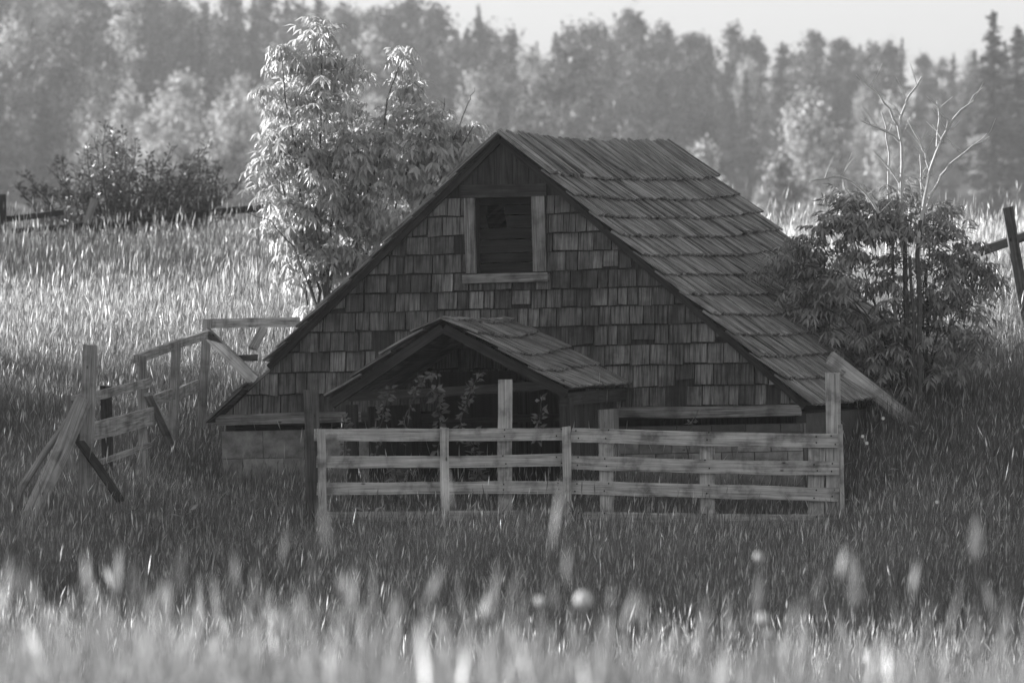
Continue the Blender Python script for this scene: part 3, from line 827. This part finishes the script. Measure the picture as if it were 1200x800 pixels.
for (x_, y_) in ((930, 300), (960, 280), (1000, 270), (1040, 260), (1090, 270), (1130, 300), (950, 345), (1010, 320), (1110, 330), (1140, 350), (1060, 300), (985, 330)):
    cane(st, [P(1072 + rnd.uniform(-14, 14), 510, RY + rnd.uniform(-.2, .2)), P(1072 + (x_ - 1072) * .4, 400, RY + rnd.uniform(-.3, .3)), P(x_, y_, RY + rnd.uniform(-.5, .5))], .018, .005, .02)
st.build('stems', M_STEM, re_)
bare = [[(1066, 505), (1064, 400), (1061, 300), (1058.5, 262), (1057.5, 192), (1053, 148), (1042, 128), (1029.5, 111), (1008, 94)], [(1053, 150), (1060, 125), (1068, 111), (1080, 90)],
        [(1054, 166), (1038, 154), (1021, 146), (1009, 142)], [(1058, 300), (1054, 215), (1040, 196), (1024, 178)], [(1050, 380), (1043, 260), (1041, 200), (1040, 160), (1033, 132)],
        [(1076, 505), (1078, 400), (1076, 300), (1079, 258), (1087, 209), (1096, 178), (1105, 160), (1113, 146), (1125, 128), (1141, 118)], [(1090, 200), (1084, 180), (1078, 167), (1064, 141)],
        [(1098, 172), (1100, 139), (1098, 118)], [(1106, 168), (1111, 140)], [(1084, 250), (1098, 216), (1108, 200), (1117, 188), (1140, 172), (1159, 160)], [(1082, 240), (1080, 213), (1078, 181)],
        [(1030, 250), (1012, 225), (1000, 214), (987, 208), (965, 210), (949, 213)], [(1045, 420), (1030, 395), (1011, 367), (990, 358), (967, 355)], [(1069, 470), (1059, 431), (1035, 397)],
        [(1072, 480), (1071, 400), (1069, 350), (1066, 300)], [(1100, 470), (1082, 411), (1073, 398)], [(1083, 480), (1088, 380), (1084, 320)], [(1000, 480), (1020, 420), (1012, 380)], [(1015, 280), (1005, 240), (990, 222)]]
st = MB(); lowst = MB()
for i, b in enumerate(bare):
    r0 = .027 if i in (0, 5) else .018
    q3 = [P(x_, y_, RY - .25 + .4 * math.sin(i * 2.1)) for x_, y_ in b]
    nlow = sum(1 for x_, y_ in b if y_ > 285)
    if nlow >= 2: cane(lowst, q3[:nlow + 1] if nlow < len(q3) else q3, r0 * 1.15, r0, .01, 6, 2)
    if nlow < len(q3) - 1:
        path = cane(st, q3[max(0, nlow - 1):], r0, .009, .01, 6, 2)
        for k in range(4):                               # short side twigs
            p = rnd.choice(path[:-1]); a = rnd.choice((-1, 1))
            cane(st, [p, p + Vector((a * rnd.uniform(.08, .2), rnd.uniform(-.1, .1), rnd.uniform(.1, .3)))], .006, .003, .01, 4, 2)
lowst.build('stems', M_STEM, re_)
st.build('bare_branches', M_BARE, re_)

# vines and weeds round the porch
def vine(label, pts, Y, n, ll, group=None, name='vine', cat='vine'):
    v = thing(name, label, cat, P(pts[0][0], pts[0][1], Y), group)
    s_ = MB(); path = cane(s_, [P(a, b, Y + rnd.uniform(-.05, .05)) for a, b in pts], .008, .003, .01, 4, 5); s_.build('stem', M_STEM, v)
    l_ = MB()
    for k in range(n):
        q = rnd.random() ** .8; i = min(len(path) - 2, int(q * (len(path) - 1)))
        dr = Vector((rnd.uniform(-1, 1), rnd.uniform(-1, .4), rnd.uniform(-.6, .5))).normalized()
        l_.leaflet(path[i].lerp(path[i + 1], rnd.random()) + dr * .02, dr, rv3(), ll * rnd.uniform(.6, 1.2), ll * .45)
    l_.build('leaves', M_VINE, v)
vine('arching vine with pale small leaves in the porch opening', [(470, 520), (476, 488), (484, 466), (490, 448), (500, 441), (512, 437)], 83.9, 46, .085)
vine('leafy vine climbing towards the porch peak beside the tall fence post', [(535, 520), (540, 490), (548, 470), (556, 450), (562, 434)], 84.0, 70, .08)
vine('narrow leafed vine in the dark right of the tall fence post', [(632, 520), (630, 500), (633, 480), (634, 462)], 83.9, 26, .10)
vine('leafy weed behind the second bay of the board fence', [(514, 540), (515, 500), (513, 470), (511, 455)], 84.2, 60, .12, name='weed', cat='weed')
vine('low bushy weed by the porch left end', [(402, 540), (405, 505), (402, 488)], 83.9, 45, .08, name='weed', cat='weed')
vine('bushy weed growing inside the porch left corner', [(440, 540), (445, 500), (452, 470), (458, 452)], 84.3, 60, .09, name='weed', cat='weed')
vine('broad leafed weed between the first and second battens of the board fence', [(463, 600), (465, 560), (462, 545)], 83.7, 40, .13, name='weed', cat='weed')
vine('broad leafed weed behind the tall fence post', [(560, 600), (561, 560), (556, 535), (553, 500)], 83.9, 90, .12, name='weed', cat='weed')
vine('dry bent weed leaning on the brick wall right of the porch', [(808, 560), (806, 520), (812, 495), (818, 480)], 85.6, 14, .09, name='weed', cat='weed')
vine('bright leafy weed standing in the grass below the slanting brace', [(140, 640), (150, 615), (158, 598), (162, 592)], 79.5, 10, .12, name='weed', cat='weed')

# ------------------------------------------------------------------ grass
def grass(name, x, y, h, w, tone, heads=0.3, lean=.12, bend=.25, headsize=1.0, wind=.04, hw=1.0):
    n = len(x); z = terr(x, y) - .02
    az = NR.uniform(0, 2 * np.pi, n); fa = NR.uniform(0, 2 * np.pi, n)
    ln = np.abs(NR.normal(0, lean, n)); bd = np.abs(NR.normal(0, bend, n))
    lv = np.array([0, .38, .72, 1.0]); V = np.zeros((n, 7, 3), dtype=np.float32)
    ca, sa = np.cos(az), np.sin(az); cf, sf = np.cos(fa), np.sin(fa)
    cent = []
    for k, t in enumerate(lv):
        o = (ln * t + bd * t * t) * h
        cx = x + ca * o + wind * h * t * t; cyy = y + sa * o; cz = z + h * t * (1 - .3 * (ln + bd) ** 2 * t)
        cent.append((cx, cyy, cz))
        ww = w * (1 - .55 * t) * .5
        if k < 3:
            V[:, 2 * k] = np.stack([cx - cf * ww, cyy - sf * ww, cz], -1); V[:, 2 * k + 1] = np.stack([cx + cf * ww, cyy + sf * ww, cz], -1)
        else: V[:, 6] = np.stack([cx, cyy, cz], -1)
    vs_ = [V.reshape(-1, 3)]; tn = [np.repeat(tone, 7)]
    base = (np.arange(n) * 7)[:, None]
    loops = [(base + np.array([0, 1, 3, 2, 2, 3, 5, 4, 4, 5, 6])[None]).reshape(-1)]
    tots = [np.tile(np.array([4, 4, 3]), n)]
    hs = np.nonzero(NR.uniform(0, 1, n) < heads)[0]; m_ = len(hs)
    if m_:
        c3 = np.stack([c[hs] for c in cent[3]], -1) if False else np.stack([cent[3][0][hs], cent[3][1][hs], cent[3][2][hs]], -1)
        c2 = np.stack([cent[2][0][hs], cent[2][1][hs], cent[2][2][hs]], -1)
        dr = c3 - c2; dr /= np.linalg.norm(dr, axis=1)[:, None]
        L = NR.uniform(.06, .17, m_) * headsize; W = NR.uniform(.006, .014, m_) * headsize * hw
        V2 = np.zeros((m_, 8, 3), dtype=np.float32)
        for q in range(2):
            an = fa[hs] + q * np.pi / 2; sd = np.stack([np.cos(an), np.sin(an), np.zeros(m_)], -1)
            V2[:, 4 * q] = c3 - dr * (L * .35)[:, None]; V2[:, 4 * q + 1] = c3 + dr * (L * .15)[:, None] + sd * (W * .5)[:, None]
            V2[:, 4 * q + 2] = c3 + dr * (L * .75)[:, None]; V2[:, 4 * q + 3] = c3 + dr * (L * .2)[:, None] - sd * (W * .5)[:, None]
        b2 = n * 7 + (np.arange(m_) * 8)[:, None]
        vs_.append(V2.reshape(-1, 3)); tn.append(np.repeat(tone[hs] * NR.uniform(1.2, 2.4, m_), 8))
        loops.append((b2 + np.arange(8)[None]).reshape(-1)); tots.append(np.full(2 * m_, 4))
    vs2 = np.concatenate(vs_); lp_ = np.concatenate(loops); tt = np.concatenate(tots); tn = np.concatenate(tn)
    me = bpy.data.meshes.new(name)
    me.vertices.add(len(vs2)); me.vertices.foreach_set('co', vs2.astype(np.float32).ravel())
    me.loops.add(len(lp_)); me.loops.foreach_set('vertex_index', lp_.astype(np.int32))
    me.polygons.add(len(tt)); me.polygons.foreach_set('loop_start', np.concatenate([[0], np.cumsum(tt)[:-1]]).astype(np.int32))
    a = me.attributes.new('tone', 'FLOAT', 'POINT'); a.data.foreach_set('value', tn.astype(np.float32))
    me.materials.append(M_GRASS)
    me.update(calc_edges=True)
    o = bpy.data.objects.new(name, me); COL.objects.link(o); o['kind'] = 'stuff'
    return o

def patch(x, y, s=1.0, ph=0.0):
    x = x * s; y = y * s
    return (np.sin(x * 1.1 + 2.1 * np.sin(y * .43 + ph) + ph) * np.sin(y * .71 + 1.7 * np.sin(x * .37 + ph)) + .6 * np.sin(x * 2.9 + y * 1.3 + ph) * np.sin(y * 2.1 - x * .8) + .4 * np.sin(x * 6.1 + ph) * np.sin(y * 5.3 + x)) / 2
def scatter(y0, y1, dens, margin=4.0):
    hw = lambda yy: .0695 * yy + margin
    A = (hw(y0) + hw(y1)) * (y1 - y0); n = int(A * dens)
    y = NR.uniform(y0, y1, n); x = NR.uniform(-1, 1, n) * hw(y1)
    k = np.abs(x) < hw(y); return x[k], y[k]
def inside_barn(x, y):
    m3 = np.array(BI.to_3x3()); o = np.array(BI.translation)
    z = terr(x, y); q = np.stack([x, y, z], -1) @ m3.T + o
    u, v = q[:, 0], q[:, 1]
    a = (u > uf0 - .02) & (u < uf1 + .02) & (v > .05) & (v < D)
    b = (u > uw2) & (u < uw) & (v > PV + .4) & (v <= .05) & (NR.uniform(0, 1, len(u)) > .10)
    return a | b
def field(name, y0, y1, dens, hmean, wmin, wmax, heads, tmean=1.0, tvar=.42, **kw):
    x, y = scatter(y0, y1, dens)
    k = ~inside_barn(x, y); x, y = x[k], y[k]
    p1 = patch(x, y, .8, 1.0); p2 = patch(x, y, .35, 4.0)
    k = NR.uniform(0, 1, len(x)) < .75 + .35 * p1; x, y, p1, p2 = x[k], y[k], p1[k], p2[k]
    n = len(x)
    h = hmean * (1 + .36 * p1 + .22 * p2) * NR.lognormal(0, .22, n); h = np.clip(h, .12, hmean * 1.9)
    h = h * (1 - .36 * np.exp(-((y - 81.2) / 2.2) ** 2) * np.exp(-(x / 3.9) ** 4) - .3 * np.exp(-((y - 86.3) / 1.6) ** 2) * np.exp(-((x + 3.0) / .9) ** 4) + .25 * np.exp(-((y - 85.2) / 1.2) ** 2) * np.exp(-((x - 1.8) / 1.9) ** 4))
    t = tmean * (1 + .42 * p2) * NR.lognormal(0, tvar, n)
    return grass(name, x, y, h, NR.uniform(wmin, wmax, n), t, heads, **kw)
field('meadow_grass', 16, 42, 480, .46, .003, .007, .40, .88, tvar=.2, headsize=1.0, lean=.07, bend=.12, wind=.02)
field('meadow_grass', 42, 62, 160, .5, .005, .010, .2, 1.0)
field('meadow_grass', 62, 78, 1100, .60, .0028, .0062, .25, 1.0, lean=.08, bend=.16)
field('meadow_grass', 78, 96, 1900, .46, .0028, .006, .14, 1.0, lean=.09, bend=.18)
field('meadow_grass', 96, 150, 560, .54, .004, .008, .33, 1.2, headsize=1.3, lean=.08, bend=.15)
field('tall_seeding_grass', 66, 97, 9, .78, .003, .005, 1.0, 1.1, lean=.05, bend=.10, headsize=1.3)
field('tall_seeding_grass', 97, 146, 16, .82, .004, .007, 1.0, 1.6, lean=.05, bend=.10, headsize=1.5)
field('tall_seeding_grass', 17, 42, 10, .60, .003, .006, 1.0, 1.05, tvar=.4, lean=.06, bend=.12, wind=.02, headsize=1.5, hw=1.0)
field('meadow_grass', 150, 230, 14, .5, .02, .04, .3, 1.0, headsize=2)

wd_ = MB(); xs_, ys_ = scatter(68, 98, 1.1)
kk = ~inside_barn(xs_, ys_)
for x_, y_ in zip(xs_[kk], ys_[kk]):                     # low broad-leaved weeds among the grass
    if patch(np.array([x_]), np.array([y_]), .6, 7.0)[0] < .05: continue
    b0 = Vector((x_, y_, tz(x_, y_))); hh = rnd.uniform(.3, .62)
    for k in range(rnd.randint(7, 16)):
        a = rnd.uniform(0, 6.28); q = rnd.random()
        wd_.leaflet(b0 + Vector((math.cos(a) * .05, math.sin(a) * .05, hh * q)), Vector((math.cos(a), math.sin(a), rnd.uniform(.1, .9))), Vector((0, 0, 1)) + rv3(.4), rnd.uniform(.07, .17), rnd.uniform(.025, .055))
wo_ = wd_.build('meadow_weeds', M_ELDER_DK); wo_['kind'] = 'stuff'

# foreground seed plumes and dandelion clocks, close to the lens
def fg_z(px_, py_, Y): return P(px_, py_, Y)
def clock(px_, py_, Y, r, label, squash=1.0, tilt=0.0):
    c = P(px_, py_, Y); b = Vector((c.x + tilt, Y, tz(c.x + tilt, Y)))
    o = thing('dandelion_clock', label, 'dandelion', b)
    s_ = MB(); s_.tube([b, b.lerp(c, .5) + Vector((.01, 0, 0)), c], .0055, .0045, 5); s_.build('stem', M_VINE, o)
    h_ = MB()
    for k in range(520):                                 # fluff filaments ending in small stars
        d = Vector((rnd.gauss(0, 1), rnd.gauss(0, 1), rnd.gauss(0, 1))).normalized()
        q = c + Vector((d.x * r, d.y * r, d.z * r * squash)); a = d.orthogonal().normalized(); e = d.cross(a)
        s3 = r * .22
        h_.poly([q - a * s3, q - e * s3, q + a * s3, q + e * s3])
    h_.build('head', M_FLUFF, o)
clock(684, 702, 27, .03, 'brightest round white dandelion clock standing alone below the fence')
clock(633, 704, 29, .018, 'dim small dandelion clock left of the brightest one')
clock(894, 724, 27, .022, 'oval dandelion clock directly under the tall pale plume', .75)
clock(901, 742, 27, .019, 'lowest small flat dandelion clock under the oval one', .7)
clock(889, 652, 30, .016, 'faint dandelion clock floating above the tall pale plume')
def plume(px_, py0, py1, wpx, Y, label, mat=M_PLUME):
    c0, c1 = P(px_, py1, Y), P(px_, py0, Y); b = Vector((c0.x + rnd.uniform(-.05, .05), Y, tz(c0.x, Y)))
    o = thing('grass_plume', label, 'grass plume', b)
    s_ = MB(); s_.tube([b, b.lerp(c0, .6), c0, c1], .0025, .0012, 5); s_.build('stem', M_VINE, o)
    h_ = MB(); L = (c1 - c0).length; W = wpx * Y / F
    for k in range(170):
        q = rnd.random(); rad = W * .5 * math.sin(math.pi * min(1, q * .9 + .1)) ** .7
        a = rnd.uniform(0, 6.28); pp = c0.lerp(c1, q) + Vector((math.cos(a) * rad * rnd.random(), math.sin(a) * rad * rnd.random(), 0))
        h_.leaflet(pp, Vector((math.cos(a) * .4, math.sin(a) * .4, 1)), rv3(), .022, .006)
    h_.build('head', mat, o)
plume(890, 680, 718, 13, 28, 'tall pale grass plume above the oval dandelion clock')
plume(1145, 610, 655, 15, 26, 'highest bright plume near the right edge of the meadow')
plume(1001, 655, 712, 17, 27, 'broad pale plume under the right end of the board fence')
plume(824, 728, 768, 9, 40, 'small crisp seed plume in the lower meadow')
plume(1145, 735, 775, 20, 24, 'stubby bright plume beneath the highest bright plume')

# small white flowers, catching the light
for (x_, y_, Y, lab) in ((1035, 490, 86.5, 'tiny white flower in the grass under the leaning plank'), (1011, 511, 85.5, 'tiny white flower left of and below the leaning plank foot'), (1016, 519, 85.2, 'lower tiny white flower of the pair under the right eave'),
                    (1098, 588, 80.5, 'lone tiny white flower in the dark grass at right'), (843, 315, 100.0, None)):
    if lab is None: continue
    c = P(x_, y_, Y); b = Vector((c.x, Y, tz(c.x, Y)))
    o = thing('white_flower', lab, 'flower', b)
    s_ = MB(); s_.tube([b, c], .003, .002, 4); s_.build('stem', M_VINE, o)
    h_ = MB()
    for k in range(9):
        a = k * 6.283 / 9; h_.leaflet(c, Vector((math.cos(a), -.35, math.sin(a))), Vector((0, -1, 0)), .026, .013)
    h_.build('petals', M_FLUFF, o)

# ------------------------------------------------------------------ far wood
def quad(mb, p, nrm, s, mi=0):
    a = nrm.orthogonal().normalized(); a = (Matrix.Rotation(rnd.uniform(0, 6.28), 3, nrm) @ a); b = nrm.cross(a)
    k = rnd.uniform(.7, 1.3)
    mb.poly([p - a * s * k, p - b * s * .7, p + a * s * k, p + b * s * .7], mi, [(0, 0)] * 4)
def broadleaf(h, w, lobes, n, size, low=.18):
    mb = MB(); L = []; sd = rv3(40)
    for _ in range(lobes):
        q = rnd.random(); zz = low + (1 - low) * q
        rr = w * .5 * (math.sin(math.pi * (.18 + .76 * q)) ** .8) * rnd.uniform(.2, .85)
        a = rnd.uniform(0, 6.28); L.append((Vector((math.cos(a) * rr, math.sin(a) * rr, zz * h * .92)), h * rnd.uniform(.06, .14), rnd.uniform(.8, 1.7)))
    L.append((Vector((rnd.uniform(-.4, .4), 0, h * .93)), h * .06, 1.5))
    k = 0
    while k < n:
        c, r, el = rnd.choice(L); d = rv3().normalized()
        if d.z < -.3 and rnd.random() < .6: d.z = -d.z
        rr = r * rnd.uniform(.35, 1.05) * (1 + .5 * mnoise.noise(d * 2.5 + c + sd))
        if rnd.random() < .12: rr *= rnd.uniform(1.1, 1.5)
        p = c + Vector((d.x * rr, d.y * rr, d.z * rr * el)); k += 1
        if mnoise.noise(p * .75 + sd) < -.16: continue
        quad(mb, p, (d + rv3(.6)).normalized(), size * rnd.uniform(.5, 1.25))
    return mb
def spruce(h, w, n, size, ragged=.3):
    mb = MB(); nb = int(h * 13); sd = rnd.uniform(0, 99)
    for b_i in range(nb):
        q = rnd.random() ** 1.15; a = rnd.uniform(0, 6.28)
        r = (w * .5 * (1 - q) ** .72 + .05) * rnd.uniform(1 - ragged * 1.3, 1.12) * (1 + .45 * mnoise.noise(Vector((math.cos(a), math.sin(a), q * 6 + sd))))
        z0 = h * (.05 + .94 * q); m = max(3, int(n / nb * (r / (w * .3))))
        for k in range(m):
            f = rnd.random() ** .75
            p = Vector((math.cos(a) * r * f, math.sin(a) * r * f, z0 - r * .45 * f + r * .25 * f * f + rnd.uniform(-.12, .08))) + rv3(.07)
            quad(mb, p, (Vector((math.cos(a) * .5, math.sin(a) * .5, .8)) + rv3(.4)).normalized(), size * rnd.uniform(.5, 1.1))
    for k in range(26):
        q = rnd.random(); quad(mb, Vector((rnd.gauss(0, .10) * (1 - q), rnd.gauss(0, .10) * (1 - q), h * (.94 + .07 * q))), rv3().normalized(), size * .45)
    return mb
def trunk(h, r):
    mb = MB(); pts = [Vector((rnd.gauss(0, .04) * k, rnd.gauss(0, .04) * k, h * k / 5)) for k in range(6)]
    mb.tube(pts, r, r * .25, 7)
    for k in range(6):
        a = rnd.uniform(0, 6.28); z0 = h * rnd.uniform(.35, .85); l = h * rnd.uniform(.08, .16)
        mb.tube([Vector((0, 0, z0)), Vector((math.cos(a) * l, math.sin(a) * l, z0 + l * .7))], r * .35, r * .08, 5)
    return mb
KINDS = {}
def kind(key, name, mats, variants):
    KINDS[key] = []
    for mb, hh, rr in variants:
        cm = bpy.data.meshes.new('crown')
        cm.from_pydata([tuple(p) for p in mb.v], [], mb.f); cm.materials.append(mats); cm.update()
        tb = trunk(hh, rr); tm = bpy.data.meshes.new('trunk')
        tm.from_pydata([tuple(p) for p in tb.v], [], tb.f); tm.materials.append(M_BARK); tm.update()
        KINDS[key].append((name, cm, tm, hh))
kind('spruce', 'spruce_tree', M_SPRUCE, [(spruce(17, 5.6, 4600, .26, .4), 17, .2), (spruce(17, 4.8, 4200, .25, .5), 17, .2), (spruce(17, 6.6, 5200, .27, .45), 17, .22)])
kind('broad', 'broadleaf_tree', M_BROAD, [(broadleaf(14, 8.5, 46, 4200, .30, .06), 12, .25), (broadleaf(14, 6.5, 38, 3600, .28, .08), 12, .22), (broadleaf(14, 9.5, 54, 4600, .31, .05), 12, .25), (broadleaf(14, 7.4, 40, 3800, .29, .05), 12, .22)])
kind('birch', 'birch_tree', M_BIRCH, [(broadleaf(14, 6, 44, 3600, .26, .05), 13, .15), (broadleaf(14, 7.2, 50, 3800, .26, .05), 13, .15)])
def plant(key, x, y, h, label, group, var=None, wf=1.0):
    name, cm, tm, hh = KINDS[key][var if var is not None else rnd.randrange(len(KINDS[key]))]
    ref = 17.0 if key == 'spruce' else 14.0; s = h / ref
    o = thing(name, label, name.split('_')[0] + ' tree', (x, y, tz(x, y) - .2), group)
    o.scale = (s * wf, s * wf, s); o.rotation_euler = (0, 0, rnd.uniform(0, 6.28))
    for nm, dt in (('crown', cm), ('trunk', tm)):
        c = bpy.data.objects.new(nm, dt); COL.objects.link(c); c.parent = o
    return o
def by_top(key, px_, top, Y, label, group=None, var=None, wf=1.0):
    x = (px_ - 600) * Y / F; z = H - (top - HOR) * Y / F; h = (z - tz(x, Y)) * (1.0 if key == 'spruce' else 1.05)
    return plant(key, x, Y, max(5.0, h), label, group, var, wf)
LAB = {'spruce': ('hazy pointed spruce in the wooded hillside', 'spruces in the far wood'),
       'broad': ('hazy round-crowned broadleaf tree in the wooded hillside', 'broadleaf trees in the far wood'),
       'birch': ('pale sunlit birch in the wooded hillside', 'birches in the far wood')}
ridge_y = [(-60, -48), (0, -40), (180, -28), (210, -6), (300, -6), (360, -14), (400, 4), (470, -2), (530, 14), (580, 24), (640, 38), (690, 24), (720, 10), (770, 30), (800, 32), (840, 26), (870, 30), (920, 48), (970, 34), (1010, 44), (1060, 52), (1100, 62), (1130, 46), (1200, 34), (1260, 40)]
RX = [a for a, b in ridge_y]; RYY = [b for a, b in ridge_y]
def row(Y, off, x0, x1, step, mix, jt=9, dy=16, skip=0.0):
    x = x0
    while x < x1:
        if rnd.random() >= skip:
            k = rnd.choices(('spruce', 'broad', 'birch'), (mix[0], mix[1], mix[2] * (1.25 if x < 480 else .45)))[0]
            top = np.interp(x, RX, RYY) + off + rnd.uniform(-jt, jt)
            lab, grp = LAB[k]
            by_top(k, x, top, Y + rnd.uniform(-dy, dy), lab, grp, None, rnd.uniform(.85, 1.15) * (1.5 if k == 'spruce' else 1.0))
        x += step * rnd.uniform(.7, 1.3)
row(1300, 13, -230, 1430, 30, (.30, .62, .08), 7)
row(1250, 10, -230, 1430, 30, (.42, .50, .08), 10)
row(1190, 36, -230, 1430, 33, (.38, .48, .14), 12)
row(1120, 62, -230, 1430, 36, (.34, .48, .18), 13)
row(1050, 88, -230, 1430, 40, (.30, .50, .20), 14)
row(980, 116, -230, 1430, 42, (.28, .50, .22), 15)
row(910, 146, -230, 1430, 46, (.22, .52, .26), 15)
row(840, 182, -230, 1430, 52, (.18, .52, .30), 14)
# trees one can point at
by_top('spruce', 1163, 14, 900, 'tall dark spruce reaching the sky at the right edge of the wood', None, 1, 1.7)
by_top('spruce', 1192, 30, 905, 'second tall dark spruce beside the right edge', None, 0, 1.6)
by_top('spruce', 561, 6, 1240, 'pointed spruce spire highest on the skyline above the roof peak', None, 1, 1.3)
by_top('spruce', 1057, 44, 1230, 'narrow spruce on the skyline over the bare branches', None, 1, 1.2)
by_top('birch', 945, 115, 760, 'large pale birch right of the roof ridge', None, 0, 1.0)
by_top('birch', 826, 172, 700, 'small pale birch rising just over the roof shoulder', None, 1, .8)
by_top('birch', 1048, 120, 740, 'slim pale birch behind the bare branches', None, 0, .8)
by_top('broad', 660, 60, 1000, 'broad dark oak-like tree above the roof ridge', None, 2, 1.25)
by_top('broad', 738, 18, 1225, 'round treetop bulging on the skyline above the roof ridge', None, 0, .9)
by_top('broad', 920, 190, 720, 'low pale bush-like tree right of the roof shoulder', None, 2, .8)
by_top('spruce', 233, 30, 1010, 'dark pointed spruce standing over pale trees at upper left', None, 2, .9)
by_top('birch', 215, 95, 900, 'pale spreading tree on the hillside above the dark bush', None, 1, 1.2)
by_top('birch', 275, 110, 880, 'pale rounded tree left of the sunlit elder', None, 0, 1.1)

# trees to the left of the view, whose long shadows lie over the hollow
for k in range(9):                                      # the row runs square to the sun
    q = k / 8
    bx, by = -29.5 + 13.5 * q, 82.0 + 22.5 * q
    bx = -22 - (by - 82) * .16
    hh = 8.0 if by < 97 else 5.6
    plant('broad', bx, by, hh + rnd.uniform(-.4, .4), 'bushy hedge tree standing left of the field outside the picture', 'hedge trees left of the field', None, 1.1)
    plant('broad', bx - 3.5, by + 1.5, hh + rnd.uniform(-.4, .4), 'bushy hedge tree standing left of the field outside the picture', 'hedge trees left of the field', None, 1.1)

for k in range(9):
    plant('broad', -30 + rnd.uniform(-1, 1), 127 + 4.0 * k, 8.8 + rnd.uniform(-.6, .6), 'taller hedge tree standing beyond the left end of the pasture fence outside the picture', 'hedge trees beyond the pasture fence', None, .95)

# ------------------------------------------------------------------ haze
hz = bpy.data.meshes.new('haze')
x0, x1, y0_, y1_, z0_, z1_ = -900, 900, -420, 2300, -12, 85
hz.from_pydata([(x, y, z) for z in (z0_, z1_) for y in (y0_, y1_) for x in (x0, x1)], [],
               [(0, 2, 3, 1), (4, 5, 7, 6), (0, 1, 5, 4), (2, 6, 7, 3), (0, 4, 6, 2), (1, 3, 7, 5)])
hm, t, o = new_mat('haze air')
pv = N(t, 'ShaderNodeVolumePrincipled'); pv.inputs['Color'].default_value = g(.95); pv.inputs['Density'].default_value = 0.00014
pv.inputs['Anisotropy'].default_value = 0.2
t.links.new(pv.outputs[0], o.inputs['Volume']); hz.materials.append(hm)
hzo = bpy.data.objects.new('haze', hz); COL.objects.link(hzo); hzo['kind'] = 'stuff'
